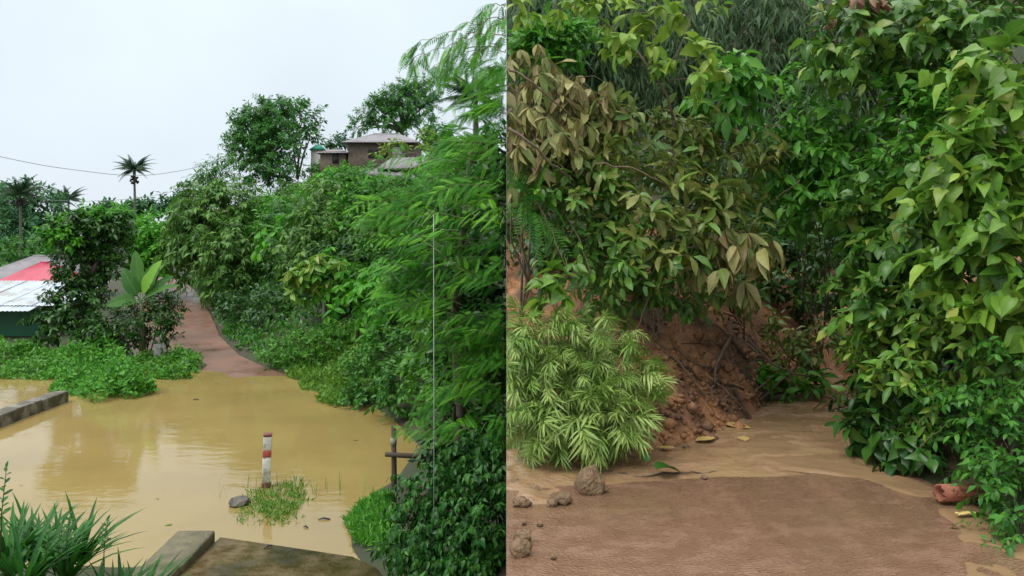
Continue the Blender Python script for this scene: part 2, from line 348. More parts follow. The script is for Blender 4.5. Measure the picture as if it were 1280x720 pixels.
def pinnate(n, ll, lw, droop, stemw=.006, leafdroop=.3, kk='minil', start=.15, fw=.5):
    parts = []
    ts = np.linspace(start, 1, n)
    for i, t in enumerate(ts):
        p = np.array([0, t, -droop * t * t]); tan = nrm([0, 1, -2 * droop * t])
        sc = ll * (1 - .45 * abs(t - .45) * 2 * .8) * (1 if n < 25 else (.55 + .45 * min(1, t / .3)) * (1.15 - .75 * t))
        for sgn in (-1, 1):
            D = np.array([sgn * 1.0, fw, -leafdroop + .1 * math.sin(i * 2.3 + sgn)]) + .0 * tan
            base = T[kk]; v = base[0].copy(); v[:, 0] *= lw
            parts.append(put_t((v, base[1], base[2]), p, D, (0.12 * sgn, -.1, 1), sc))
    k = 5; pts = np.linspace(0, 1, k)
    V = []; U = []
    for t in pts:
        z = -droop * t * t; ww = stemw * (1.1 - .8 * t); V += [(-ww, t, z - .003), (ww, t, z - .003)]; U += [(.5, .5), (.5, .5)]
    parts.append((np.array(V), [[2 * i, 2 * i + 1, 2 * i + 3, 2 * i + 2] for i in range(k - 1)], np.array(U)))
    return merge_t(parts)

T['frond'] = pinnate(18, .17, 1.55, .14, leafdroop=.12, fw=.28)
T['frondb'] = pinnate(16, .18, 1.5, .28, leafdroop=.2, fw=.3)
T['pinna'] = pinnate(11, .22, 1.4, .3, leafdroop=.5)
T['fern'] = pinnate(16, .22, 1.0, .5, leafdroop=.25)
T['palm'] = pinnate(32, .42, .5, .85, .018, 1.2, 'minil', .08, .6)
T['palmb'] = pinnate(32, .42, .5, .55, .018, 1.0, 'minil', .08, .6)
T['compound'] = pinnate(5, .42, 2.1, .2, .008, .2, 'minil', .3, .7)
def rosette(n, droop=.3, seed=0):
    parts = []; r = np.random.default_rng(seed)
    for i in range(n):
        t = .12 + .88 * i / n; a = i * 2.4 + r.normal(0, .4); p = np.array([.05 * math.sin(3 * t), t * .62, -droop * .2 * t * t])
        op = r.uniform(.7, 1.25) * (1.2 - .55 * t)
        D = np.array([math.cos(a) * op, .55 + .75 * t + r.normal(0, .12), math.sin(a) * .8 * op - .18 + r.normal(0, .1)])
        v = leaf_t([(0, 0, 0), (.3, .3, .05), (.65, .65, .045), (1, 1, 0)], .3, r.uniform(.1, .7))
        parts.append(put_t(v, p, D, (-.2 * math.cos(a) + r.normal(0, .2), -.3, 1), r.uniform(.34, .62) * (1 - .2 * t)))
    V = np.array([(-.008, 0, 0), (.008, 0, 0), (-.005, .6, -.05), (.005, .6, -.05)]); parts.append((V, [[0, 1, 3, 2]], np.full((4, 2), .5)))
    return merge_t(parts)
T['rosette'] = rosette(36, .3, 1); T['rosetteb'] = rosette(26, .6, 2); T['rosettec'] = rosette(30, .1, 3); T['rosetted'] = rosette(18, .5, 4)

def jit_t(t, seed):
    r = np.random.default_rng(seed); v = t[0].copy(); w_ = .72 + .4 * r.random(); tw = r.normal(0, .35); bend = r.normal(0, .12); v[:, 0] *= w_
    side_ = np.sign(v[:, 0]); v[:, 1] += side_ * 0 + np.where(v[:, 0] != 0, r.normal(0, .028, len(v)), 0); v[:, 0] *= 1 + np.where(v[:, 0] != 0, r.normal(0, .12, len(v)), 0)
    an = tw * v[:, 1]; x, z = v[:, 0].copy(), v[:, 2].copy(); v[:, 0] = x * np.cos(an) - z * np.sin(an) * .3 + bend * v[:, 1] ** 2; v[:, 2] = z + x * np.sin(an) + np.where(x != 0, r.normal(0, .02, len(v)), 0)
    return v, t[1], t[2]
VAR = {}
for k_ in ('ovate', 'ovateb', 'heart', 'heartb', 'oblong', 'oblongb'):
    VAR[k_] = [k_]
    for s_ in range(4):
        T[k_ + str(s_)] = jit_t(T[k_], 17 * s_ + len(k_)); VAR[k_].append(k_ + str(s_))
def expand(ts): return [v for k in ts for v in VAR.get(k, [k])]

def frames(D, up):
    D = nrm(D); N = nrm(up - (up * D).sum(-1, keepdims=True) * D); S = np.cross(D, N)
    return S, D, N

def scatter(name, ts, pos, D, up, size, mat, parent=None, origin=(0, 0, 0), side=0, tint=None):
    """join many leaves into one mesh; ts: template keys, picked at random per leaf"""
    n = len(pos); ts = expand(ts)
    if n == 0: return None
    S, D, N = frames(np.asarray(D, float), np.asarray(up, float)); tint = rng.random(n) if tint is None else tint
    pick = rng.integers(0, len(ts), n); VV, LV, LT, UU, TT = [], [], [], [], []; off = 0
    for k, key in enumerate(ts):
        idx = np.nonzero(pick == k)[0]
        if len(idx) == 0: continue
        v, f, u = T[key]; sz = size[idx][:, None, None]
        W = pos[idx][:, None, :] + sz * (v[None, :, 0:1] * S[idx][:, None, :] + v[None, :, 1:2] * D[idx][:, None, :] + v[None, :, 2:3] * N[idx][:, None, :])
        lv = np.array([i for q in f for i in q]); lt = np.array([len(q) for q in f])
        LV.append((lv[None, :] + (np.arange(len(idx)) * len(v))[:, None] + off).ravel()); LT.append(np.tile(lt, len(idx)))
        VV.append(W.reshape(-1, 3)); UU.append(np.tile(u, (len(idx), 1))); TT.append(np.repeat(tint[idx], len(v))); off += len(idx) * len(v)
    V = np.concatenate(VV)
    if side < 0: V[:, 0] = np.minimum(V[:, 0], -.0006)
    if side > 0: V[:, 0] = np.maximum(V[:, 0], .0006)
    m = mesh_np(name, V - np.asarray(origin), np.concatenate(LV), np.concatenate(LT), mat, np.concatenate(UU), np.concatenate(TT), True)
    o = bpy.data.objects.new(name, m); link(o, parent)
    return o

LEAFMESH = {}
def leaf_objects(name, ts, pos, D, up, size, mat, parent, origin):
    ts = expand(ts)
    S, D, N = frames(np.asarray(D, float), np.asarray(up, float))
    for i in range(len(pos)):
        key = (ts[int(rng.integers(0, len(ts)))], mat.name)
        if key not in LEAFMESH:
            v, f, u = T[key[0]]
            LEAFMESH[key] = mesh_np(name, v, np.array([a for q in f for a in q]), np.array([len(q) for q in f]), mat, u, np.zeros(len(v)), key[0] not in ('rosette',))
        o = bpy.data.objects.new(name, LEAFMESH[key]); COL.objects.link(o); o.parent = parent
        s = size[i]; p = pos[i] - origin
        o.matrix_basis = Matrix(((S[i][0] * s, D[i][0] * s, N[i][0] * s, p[0]), (S[i][1] * s, D[i][1] * s, N[i][1] * s, p[1]), (S[i][2] * s, D[i][2] * s, N[i][2] * s, p[2]), (0, 0, 0, 1)))

def sticks(name, A, B, C, r, mat, parent, origin, side=0):
    """three-sided thin twigs through A-B-C, joined"""
    n = len(A)
    if n == 0: return None
    P3 = np.stack([A, B, C], 1); V = np.zeros((n, 9, 3)); Tn = nrm(C - A)
    a = nrm(np.cross(Tn, np.array([.3, .5, .81]))); b = np.cross(Tn, a)
    for k in range(3):
        for j in range(3):
            an = j * 2.0944; V[:, k * 3 + j] = P3[:, k] + (r * (1 - .3 * k)) * (a * math.cos(an) + b * math.sin(an))
    f = [[k * 3 + j, k * 3 + (j + 1) % 3, (k + 1) * 3 + (j + 1) % 3, (k + 1) * 3 + j] for k in range(2) for j in range(3)]
    lv = np.array([i for q in f for i in q]); LV = (lv[None] + (np.arange(n) * 9)[:, None]).ravel()
    V = V.reshape(-1, 3)
    if side < 0: V[:, 0] = np.minimum(V[:, 0], -.0006)
    if side > 0: V[:, 0] = np.maximum(V[:, 0], .0006)
    m = mesh_np(name, V - np.asarray(origin), LV, np.full(6 * n, 4), mat, smooth=True)
    o = bpy.data.objects.new(name, m); link(o, parent); return o

def shoots(c, r, n, SL, nl, up=.5, out=.8, bias=(0, 0, 0), droop=.2, ldroop=.3, arr='alt', fw=.6, shell=.45):
    q = nrm(rng.normal(0, 1, (n, 3))); o = np.asarray(c) + q * np.asarray(r) * (rng.random((n, 1)) ** shell)
    d = nrm(q * out + np.array([0, 0, up]) + np.asarray(bias) + rng.normal(0, .3, (n, 3)))
    sl_ = SL * rng.uniform(.6, 1.25, (n, 1)); pos, D, U, rk = [], [], [], []
    a = nrm(np.cross(d, nrm(rng.normal(0, 1, (n, 3))))); b = np.cross(d, a); ph = rng.uniform(0, 6.28, (n, 1))
    dn = np.array([0, 0, -1.0])
    for j in range(nl):
        t = (.15 + .85 * (j + 1) / nl) if arr == 'alt' else (.86 + .14 * rng.random()) if arr == 'whorl' else (.2 + .8 * (j // 2 + 1) / (nl / 2))
        az = ph + (j * 2.4 if arr == 'alt' else j * 6.283 / nl if arr == 'whorl' else (j % 2) * 3.1416 + (j // 2) * 1.57)
        p = o + d * sl_ * t + dn * droop * sl_ * t * t
        tan = nrm(d + dn * 2 * droop * t); rad = a * np.cos(az) + b * np.sin(az)
        last = .9 if (arr == 'alt' and j == nl - 1) else 0
        pos.append(p); D.append(nrm(tan * (fw + last) + rad * (1 - .7 * (last > 0)) + dn * ldroop + rng.normal(0, .15, (n, 3))))
        U.append(np.array([0, 0, .9]) + q * .45 + rng.normal(0, .42, (n, 3)))
    mid = o + d * sl_ * .5 + dn * droop * sl_ * .25; end = o + d * sl_ + dn * droop * sl_
    return np.concatenate(pos), np.concatenate(D), np.concatenate(U), (o, mid, end)

def plant(name, label, cat, base, blobs, leaf, L, mat, nl=8, SL=.5, up=.5, out=.8, bias=(0, 0, 0), droop=.2, ldroop=.3, arr='alt', fw=.6,
          nobj=0, side=0, group=None, trunk=None, limb=.02, twig=.004, depth=.8, part='leaf', shell=.45, barkm='bark', twigm='stem', extra=None, straight=False):
    """base: world point. blobs: (u, v, Y, ru, rv, nshoots) in photo pixels at a real depth, or world ('w', centre, radii, n)"""
    base = np.asarray(base, float); th = thing(name, label, cat, base, group); A = []; TW = []; k = 0
    if extra is not None: A.append(extra)
    for bl in blobs:
        if bl[0] == 'w': c, r, n = np.asarray(bl[1], float), np.asarray(bl[2], float), bl[3]
        else:
            u, v, Y, ru, rv, n = bl; c = P(u, v, Y); r = np.array([ru * Y / F, depth * .5 * (ru + rv) * Y / F, rv * Y / F])
        p, d, uu, tw = shoots(c, r, n, SL, nl, up, out, bias, droop, ldroop, arr, fw, shell); A.append((p, d, uu)); TW.append(tw)
        if limb > 0:
            st = base if trunk is None else base + (np.asarray(trunk[-1]) - base)
            pts = np.linspace(0, 1, 6)[:, None]; mid = (st + c) / 2 + np.array([0, 0, .18 * np.linalg.norm(c - st)]) * (0 if straight else 1)
            line = (1 - pts)**2 * st + 2 * pts * (1 - pts) * mid + pts**2 * c; line[1:-1] += rng.normal(0, .03 * np.linalg.norm(c - st), (4, 3))
            if side: line[:, 0] = np.minimum(line[:, 0], -.02 - limb) if side < 0 else np.maximum(line[:, 0], .02 + limb)
            mb = MB(); mb.tube(line - base, np.linspace(limb, limb * .3, 6), 5); mb.build('branch', M[barkm], th, True)
    if trunk is not None:
        mb = MB(); t = np.asarray(trunk, float) - base; mb.tube(t, np.linspace(limb * 1.9, limb * 1.05, len(t)), 8); mb.build('trunk', M[barkm], th, True)
    pos, D, U = [np.concatenate([a[i] for a in A]) for i in range(3)]
    size = rng.uniform(L[0], L[1], len(pos))
    if side < 0: keep = pos[:, 0] < -.01
    elif side > 0: keep = pos[:, 0] > .01
    else: keep = np.ones(len(pos), bool)
    pos, D, U, size = pos[keep], D[keep], U[keep], size[keep]
    isobj = np.zeros(len(pos), bool)
    if nobj:
        ok = np.ones(len(pos), bool)
        if side: ok = np.abs(pos[:, 0]) > size * 1.05
        uu = U0 + pos[:, 0] / pos[:, 1] * F; vv = V0 - (pos[:, 2] - CZ) / pos[:, 1] * F
        ok &= (uu > 0) & (uu < 1280) & (vv > 0) & (vv < 720)
        score = np.where(ok, pos[:, 1], 1e9); idx = np.argsort(score)[:nobj]; idx = idx[score[idx] < 1e8]; isobj[idx] = True
        leaf_objects(part, leaf, pos[isobj], D[isobj], U[isobj], size[isobj], mat, th, base)
    r = ~isobj
    o = scatter('foliage', leaf, pos[r], D[r], U[r], size[r], mat, th, base, side)
    if o is not None: o['kind'] = 'stuff'
    if twig > 0 and TW:
        o_, m_, e_ = [np.concatenate([t[i] for t in TW]) for i in range(3)]
        kp = (o_[:, 0] < -.02) if side < 0 else (o_[:, 0] > .02) if side > 0 else np.ones(len(o_), bool)
        s_ = sticks('twigs', o_[kp], m_[kp], e_[kp], twig, M[twigm], th, base, side)
        if s_ is not None: s_['kind'] = 'stuff'
    return th

def copy_tree(o, parent=None):
    c = o.copy(); COL.objects.link(c); c.parent = parent
    for ch in list(o.children): copy_tree(ch, c)
    return c

def grid_mesh(name, xs, ys, Z, mat, smooth=True, mask=None):
    nx, ny = len(xs), len(ys); X, Yg = np.meshgrid(xs, ys); V = np.stack([X, Yg, Z], -1).reshape(-1, 3)
    i, j = np.meshgrid(np.arange(nx - 1), np.arange(ny - 1)); a = (j * nx + i).ravel()
    if mask is not None: a = a[mask.ravel()]
    LV = np.stack([a, a + 1, a + nx + 1, a + nx], 1).ravel()
    o = bpy.data.objects.new(name, mesh_np(name, V, LV, np.full(len(a), 4), mat, smooth=smooth)); return link(o)

# ------------------------------------------------------------------ the setting, flooded valley (left)
SY = [-10, 11, 12, 13, 14.3, 15.5, 17.8, 20.9, 24, 27, 30, 34, 40, 46, 50, 60, 80, 230]
SX = [-1.6, -1.8, -2.3, -2.6, -2.6, -2.2, -1.9, -3.1, -4.8, -7.6, -10, -12.2, -14.8, -17.6, -19.6, -25, -36, -110]
def shore(y): return np.interp(y, SY, SX)
def zroad(y): return np.interp(y, [20, 27, 30, 34, 40, 46, 50, 54, 70], [-.3, -.06, .1, .3, .6, .95, 1.2, 1.3, 1.3])
def HL(x, y):
    s = x - shore(y); zr = np.where(y > 26, np.maximum(zroad(y), 0), 0)
    rise = np.where(s < 1.2, .3 * s, .36 + .66 * (s - 1.2))
    right = zr + 10.0 * np.tanh(np.maximum(rise, 0) / 10.0) + np.clip(s, -1, 0) * .4
    roadz = zroad(y) - .16
    sl_ = np.clip((-4.2 - s) / 1.0, 0, 1)
    land = np.interp(y, [22, 24.5, 27, 30, 36, 60, 120], [-.5, -.35, .0, .25, .45, 1.2, 2.2])
    left = roadz * (1 - sl_) + land * sl_
    z = np.where(s > 0, right, np.where(y > 26, left, -.5 + np.clip(s + 1.2, 0, 1.2) * .4))
    near = np.clip(.35 + .25 * (10.3 - y), -.5, 2.4); near = np.where(y > 11.3, -.5, near)
    mid = np.clip(-.2 + .2 * (9.5 - y), -.5, 1.2); mid = np.where(y > 11.0, -.5, mid)
    z = np.where((y < 12) & (s <= 0), np.where(x < -4.9, near, np.maximum(mid, -.5 + np.clip(s + 1.2, 0, 1.2) * .42)), z)
    return z + np.where((s > .3) | (y < 11), fbm(x * .8, y * .8, 4, 3) * .35, fbm(x * .5, y * .5, 3, 9) * .04)
xs = np.unique(np.concatenate([np.linspace(-160, -40, 40), np.linspace(-40, -14, 60), np.linspace(-14, -.0005, 90)]))
ys = np.unique(np.concatenate([np.linspace(-6, 32, 130), np.linspace(32, 70, 70), np.linspace(70, 230, 40)]))
X, Yg = np.meshgrid(xs, ys)
tag(grid_mesh('ground', xs, ys, HL(X, Yg), M['hill']), kind='structure')
# water: one sheet that reaches under the banks
tag(grid_mesh('floodwater', np.linspace(-80, -.0005, 60), np.linspace(4, 30, 40), np.zeros((40, 60)), M['water']), kind='structure')
# clay road
ny = 60; yy = np.linspace(24.5, 62, ny); V = []; Fc = []
for i, y in enumerate(yy):
    for k in range(9):
        s = -3.9 + 3.9 * k / 8; x = shore(y) + s; x = x if y > 27 else x
        V.append((x, y, zroad(y) + .03 * math.sin(k / 8 * math.pi) + .035 * (s + 2.2) + .14 * float(fbm(x * .9, y * .6, 4, 21))))
    if i:
        for k in range(8): a = (i - 1) * 9 + k; Fc.append([a, a + 1, a + 10, a + 9])
mb = MB().add(V, Fc); tag(mb.build('clay_road', M['road'], None, True), kind='structure')
# wet concrete landing at the water's edge
mb = MB(); top = [(-4.45, 12.45, .05), (-3.4, 12.1, .05), (-2.26, 11.72, .045), (-1.75, 11.25, .04), (-1.4, 10.2, .04), (-1.4, 6, .35), (-4.45, 6, .35), (-4.45, 9.5, .06)]
bot = [(x, y, -.6) for x, y, z in top]; n = len(top)
mb.add(top + bot, [list(range(n))[::-1]] + [[i, (i + 1) % n, n + (i + 1) % n, n + i] for i in range(n)])
tag(mb.build('concrete_landing', M['slab']), kind='structure')

# ------------------------------------------------------------------ the setting, hill road (right), its terrace ends in a cut bank at x = 0
ZR = CZ - 1.7
def HR(x, y):
    yb = np.interp(x, [0, 1.2, 1.5, 2.0, 2.6, 3.4, 6], [6.3, 6.2, 6.4, 6.95, 7.8, 9.2, 12])
    d1 = y - yb
    xb = np.interp(y, [2, 4.2, 5.0, 5.9, 8.1, 9.4, 14], [2.8, 2.75, 2.95, 2.75, 3.5, 3.9, 5]); d2 = x - xb
    def prof(d): return np.interp(d, [0, .3, 1.9, 3, 7, 14, 40], [0, .22, 1.3, 2.0, 3.8, 13, 30])
    h = np.maximum(prof(d1), prof(d2)); h = np.minimum(h, 22)
    lump = fbm(x * 1.7, y * 1.7, 5, 40) * .55 + np.abs(fbm(x * 5, y * 5, 4, 47)) * .3 + fbm(x * 11, y * 11, 3, 49) * .1
    chan = -.03 * np.clip(d1 + 4, 0, 1)
    flat = -.012 + np.where(y > 5.1, fbm(x * 3, y * 3, 5, 60) * .05, 0)
    return ZR + np.where(h > 0, h + lump * np.clip(h * 2.2, 0, 1), flat)
xr = np.unique(np.concatenate([np.linspace(.0005, 4.2, 120), np.linspace(4.2, 34, 40)]))
yr = np.unique(np.concatenate([np.linspace(-6, 4.6, 20), np.linspace(4.6, 11, 150), np.linspace(11, 45, 40)]))
Xr, Yr = np.meshgrid(xr, yr)
hs_ = tag(grid_mesh('hillside', xr, yr, HR(Xr, Yr), M['earth']), kind='structure'); hs_.data.materials.append(M['hill'])
Zh = HR(Xr, Yr); zc_ = (Zh[:-1, :-1] + fbm(Xr * 2, Yr * 2, 3, 33)[:-1, :-1] * .8).ravel(); xc_ = Xr[:-1, :-1].ravel()
hs_.data.polygons.foreach_set('material_index', ((zc_ > ZR + 1.75) | ((xc_ > 2.45) & (zc_ > ZR - .3) & (Yr[:-1, :-1].ravel() < 8.0))).astype(np.int32))
# cut bank below the terrace's left edge
yc = np.linspace(-6, 45, 140); zt = HR(np.full_like(yc, .0005), yc); V = []; Fc = []
for i, y in enumerate(yc):
    for k in range(6):
        f = k / 5; V.append((.0005 + .5 * math.sin(f * math.pi) * float(vnoise(y * 1.3, f * 4, 5)), y, zt[i] * (1 - f) - 1.0 * f))
    if i:
        for k in range(5): a = (i - 1) * 6 + k; Fc.append([a, a + 1, a + 7, a + 6])
tag(MB().add(V, Fc).build('cut_bank', M['hill'], None, True), kind='structure')
# wet concrete road: a slab whose far edge is broken and covered by mud
xe = np.linspace(.0005, 2.85, 60); ye = 5.28 + .14 * xe + fbm(xe * 2.2, xe * 0, 4, 70) * .16
V = [(x, -5.5, ZR + .004) for x in xe] + [(x, y, ZR + .012) for x, y in zip(xe, ye)] + [(x, y + .02, ZR - .08) for x, y in zip(xe, ye)]
n = len(xe); Fc = [[i, i + 1, n + i + 1, n + i] for i in range(n - 1)] + [[n + i, n + i + 1, 2 * n + i + 1, 2 * n + i] for i in range(n - 1)]
tag(MB().add(V, Fc).build('concrete_road', M['concroad']), kind='structure')
# mud and muddy run-off
xm = np.linspace(.0005, 3.9, 150); ym = np.linspace(4.6, 10.2, 170); Xm, Ym = np.meshgrid(xm, ym)
edge = Ym - (5.30 + .13 * Xm); left = np.clip((.62 - Xm) / .6, 0, 1) * np.clip((Ym - 4.55) / .5, 0, 1)
rip = fbm(Xm * 2.5, Ym * 6, 4, 80) * .05 + fbm(Xm * 7, Ym * 11, 4, 84) * .03
Zm = ZR + np.clip(edge * .055, -.035, .03) + rip * np.clip(edge * 3 + .6, .0, 1) + left * (.03 + fbm(Xm * 6, Ym * 6, 5, 88) * .16)
M['mud'] = ground_mat('soft_wet_mud', (.23, .135, .07), (.31, .19, .105), 6, (.1, .4), .5, 30, c3=(.29, .185, .09), s3=1.6, stretch=(.7, 1.4, 1))
tag(grid_mesh('mud_flow', xm, ym, Zm, M['mud']), kind='structure')
# run-off water: channel from the back and the gutter along the right verge
chl = [(3.75, 10.0), (3.4, 9.2), (2.9, 8.3), (2.35, 7.5), (1.95, 6.9), (1.75, 6.45), (1.7, 6.0), (1.95, 5.72), (2.4, 5.45), (2.62, 5.0), (2.52, 4.6), (2.3, 4.2), (2.1, 3.8), (1.9, 2)]
chr_ = [(4.1, 9.9), (3.95, 9.0), (3.7, 8.2), (3.35, 7.4), (3.0, 6.7), (2.8, 6.3), (2.65, 6.05), (2.6, 5.8), (2.85, 5.4), (2.95, 5.0), (2.9, 4.4), (2.8, 3.9), (2.8, 3.2), (2.8, 2)]
def dens(p, k=6):
    p = np.array(p); t = np.linspace(0, len(p) - 1, (len(p) - 1) * k + 1); return np.stack([np.interp(t, np.arange(len(p)), p[:, i]) for i in range(2)], 1)
a, b = dens(chl), dens(chr_); V = []; Fc = []; K = 22
for i in range(len(a)):
    for k in range(K):
        p = a[i] * (1 - k / (K - 1)) + b[i] * (k / (K - 1)); z = ZR + .012 + .022 * min(1, max(0, (p[1] - 5.2) / 1.1))
        e_ = math.sin(math.pi * k / (K - 1)); V.append((p[0] + .05 * float(fbm(p[0] * 4, p[1] * 4, 3, 95)), p[1], z - .02 * (1 - min(1, 2.2 * e_)) + .04 * float(fbm(p[0] * 2.5, p[1] * 5, 5, 97))))
    if i:
        for k in range(K - 1): q = (i - 1) * K + k; Fc.append([q, q + K, q + K + 1, q + 1])
tag(MB().add(V, Fc).build('runoff_water', M['mudwater'], None, True), kind='structure')

def hl(x, y): return float(HL(np.array([x]), np.array([y]))[0])
def hr(x, y): return float(HR(np.array([x]), np.array([y]))[0])

# ------------------------------------------------------------------ built things in the valley
pb = P(332, 609, 15.05); pb[2] = -.1
t = thing('marker_post', 'white marker post with red bands standing in the flood water', 'post', pb); t.rotation_euler = (.01, .03, 0)
mb = MB(); mb.box((0, 0, .1), (.158, .158, .2), .3); mb.build('base_band', M['rustred'], t, bevel=.008)
mb = MB(); mb.box((.004, 0, .44), (.15, .15, .48), .3); mb.build('shaft', M['white'], t, bevel=.008)
mb = MB(); mb.box((.006, 0, .745), (.156, .156, .13), .3); mb.build('red_band', M['red'], t, bevel=.006)
mb = MB(); mb.box((.008, 0, .94), (.15, .15, .26), .3); mb.build('shaft', M['white'], t, bevel=.008)
mb = MB(); mb.box((.012, 0, 1.088), (.158, .158, .045), .3); mb.build('cap', M['rustred'], t, bevel=.01)

def rocky(name, c, d, mat, seed, label=None, cat=None, group=None, sub=3, amp=.35, flat=.0):
    bm = bmesh.new(); bmesh.ops.create_icosphere(bm, subdivisions=sub, radius=.5)
    for v in bm.verts:
        p = np.array(v.co); k = 1 + amp * float(fbm(p[0] * 3 + seed * 7.1, p[1] * 3 + p[2] * 2.3, 4, seed)) + .5 * amp * float(fbm(p[2] * 5 + seed, p[0] * 5 - p[1] * 4, 3, seed + 9))
        v.co = Vector((p[0] * k * d[0], p[1] * k * d[1], max(p[2] * k, -.3) * d[2]))
    me = bpy.data.meshes.new(name); bm.to_mesh(me); bm.free(); me.materials.append(mat)
    for p in me.polygons: p.use_smooth = sub > 2
    o = bpy.data.objects.new(name, me); link(o); o.location = tuple(c); o.rotation_euler = (0, 0, seed * 1.3)
    if label: tag(o, label, cat, group)
    return o
p = P(299, 631, 14.1); rocky('rock', (p[0], p[1], .03), (.44, .3, .2), M['rock'], 3, 'dark flat rock lying in shallow water beside the marker post', 'rock', amp=1.5, sub=2)

# low wall at the left edge, sections
t = thing('low_wall', 'dark stained concrete kerb wall rising from the water at the left', 'wall', (-12.6, 14, 0))
for i in range(7):
    y0 = 14 + i * 1.24; mb = MB(); mb.box((-.02 * (i % 2), (y0 - 14) + .61, .0), (.42, 1.215, .62 + .015 * (i % 3)), .01 * (i % 2)); mb.build('wall_block', M['darkconc'], t, bevel=.03)
# coping block wall beside the landing
t = thing('stone_coping', 'mossy pale concrete coping wall at the edge of the wet landing', 'wall', (-4.85, 10.5, 0))
for y0, y1, xo, w_, z_ in ((11.0, 12.3, .1, .58, .22), (9.9, 10.985, .09, .6, .23), (8.4, 9.885, .08, .62, .24)):
    mb = MB(); mb.box((xo, (y0 + y1) / 2 - 10.5, z_ / 2 - .25), (w_, y1 - y0, z_ + .5), .02); mb.build('coping_block', M['coping'], t, bevel=.035)
# fence post with rail, near right bank
b = P(492, 650, 13.2); gz = hl(b[0], b[1])
t = thing('wooden_fence', 'dark wooden fence post with a broken rail by the near bank', 'fence', (b[0], b[1], gz))
mb = MB(); mb.tube([(0, 0, -.2), (.01, 0, .6), (0, 0, 4.8 - .242 * 13.2 - gz)], [.05, .045, .042], 7); post_ = mb.build('post', M['wood'], t, True)
mb = MB(); mb.tube([(0, 0, 4.8 - .266 * 13.2 - gz), (0, 0, 4.8 - .257 * 13.2 - gz)], [.052, .052], 7); mb.build('post_top', M['paleconc'], post_, True)
zr_ = 4.8 - .278 * 13.2 - gz
mb = MB(); mb.tube([(-.13, -.05, zr_ + .015), (.2, -.05, zr_ - .005), (.7, -.04, zr_ - .035)], [.04, .045, .035], 7); mb.build('rail', M['wood'], t, True)
for (u, v, Y, h, lab) in ((405, 420, 29, 1.25, 'pale fence post standing in the shade below the hillside shrubs'), (447, 440, 26.5, 1.1, 'short brown fence post in grass on the bank right of the pale post'), (444, 455, 25.2, .9, None)):
    if lab is None: continue
    b = P(u, v, Y); gz = hl(b[0], b[1]); mb = MB(); mb.tube([(0, 0, -.2), (0, 0, h * .6), (.02, 0, h)], [.07, .065, .06], 6)
    o = mb.build('fence_post', M['paleconc'] if u == 405 else M['wood'], None, True); o.location = (b[0], b[1], gz); tag(o, lab, 'post')
# thin pole in front of the feathery tree
b = P(542, 620, 10.0); mb = MB(); gz = hl(b[0], b[1])
mb.tube([(0, 0, 0), (.005, 0, 2), (0, 0, P(542, 268, 10.0)[2] - gz)], [.0055, .0055, .005], 6)
o = mb.build('metal_pole', M['pole'], None, True); o.location = (b[0], b[1], gz); tag(o, 'thin pale metal pole rising through the feathery tree', 'pole')
# notice board by the road
b = P(199, 430, 29.3); gz = hl(b[0], b[1])
t = thing('notice_board', 'small grey blank board on a stake beside the clay road', 'sign', (b[0], b[1], gz))
mb = MB(); mb.tube([(0, .03, -.1), (0, .03, .5)], .03, 5); mb.build('stake', M['wood'], t)
mb = MB(); mb.box((0, 0, .55), (.38, .03, .52), .15); mb.build('panel', M['paleconc'], t, bevel=.005)

def corr(nu, nv, A, B, C, D, amp, waves):
    """corrugated quad A-B (bottom), D-C (top), waves run along A-B"""
    A, B, C, D = map(np.asarray, (A, B, C, D)); N = nrm(np.cross(B - A, D - A)); V = []; Fc = []
    for j in range(nv + 1):
        for i in range(nu + 1):
            s, t_ = i / nu, j / nv; V.append((A * (1 - s) + B * s) * (1 - t_) + (D * (1 - s) + C * s) * t_ + N * amp * math.cos(2 * math.pi * waves * s))
    for j in range(nv):
        for i in range(nu): a = j * (nu + 1) + i; Fc.append([a, a + 1, a + nu + 2, a + nu + 1])
    return V, Fc
# green shed with white sheet roof, Y = 34
c0 = P(0, 420, 34); gz = hl(-20, 34)
t = thing('green_shed', 'low shed with dark green sheet walls and white zinc roof', 'shed', (-23.5, 34, gz))
x0, x1 = -7.0, 23.5 + P(50, 400, 34)[0]; ze = P(0, 386, 34)[2] - gz
mb = MB(); mb.add(*corr(80, 1, (x0, 0, -.3), (x1, 0, -.3), (x1, 0, ze), (x0, 0, ze), .012, 40)); mb.build('front_wall', M['greenwall'], t)
mb = MB(); mb.add(*corr(30, 1, (x1, 0, -.3), (x1, 4, -.3), (x1, 4, ze + 1), (x1, 0, ze), .012, 15)); mb.build('end_wall', M['greenwall'], t)
xe_ = 23.5 + P(80, 370, 33.6)[0]; zb = P(0, 382, 33.5)[2] - gz; zt_ = P(0, 351, 37.6)[2] - gz
nsh = 9
for i in range(nsh):
    xa, xb_ = x0 + (xe_ - x0) * i / nsh, x0 + (xe_ - x0) * (i + 1) / nsh + .05
    dz = .006 * (i % 2); mb = MB(); mb.add(*corr(24, 2, (xa, -.5, zb + dz), (xb_, -.5, zb + dz), (xb_, 3.6, zt_ + dz), (xa, 3.6, zt_ + dz), .014, 8)); mb.build('roof_sheet', M['zinc'], t, True)
za = P(0, 388, 33.2)[2] - gz
mb = MB(); mb.add(*corr(120, 1, (x0, -1.1, za), (x1 + .2, -1.1, za), (x1 + .2, -.15, za + .22), (x0, -.15, za + .22), .014, 60)); mb.build('awning', M['zinc'], t, True)
mb = MB(); mb.box(((x0 + x1) / 2, -.06, zb - .02), (x1 - x0, .06, .08)); mb.build('fascia', M['dark'], t)
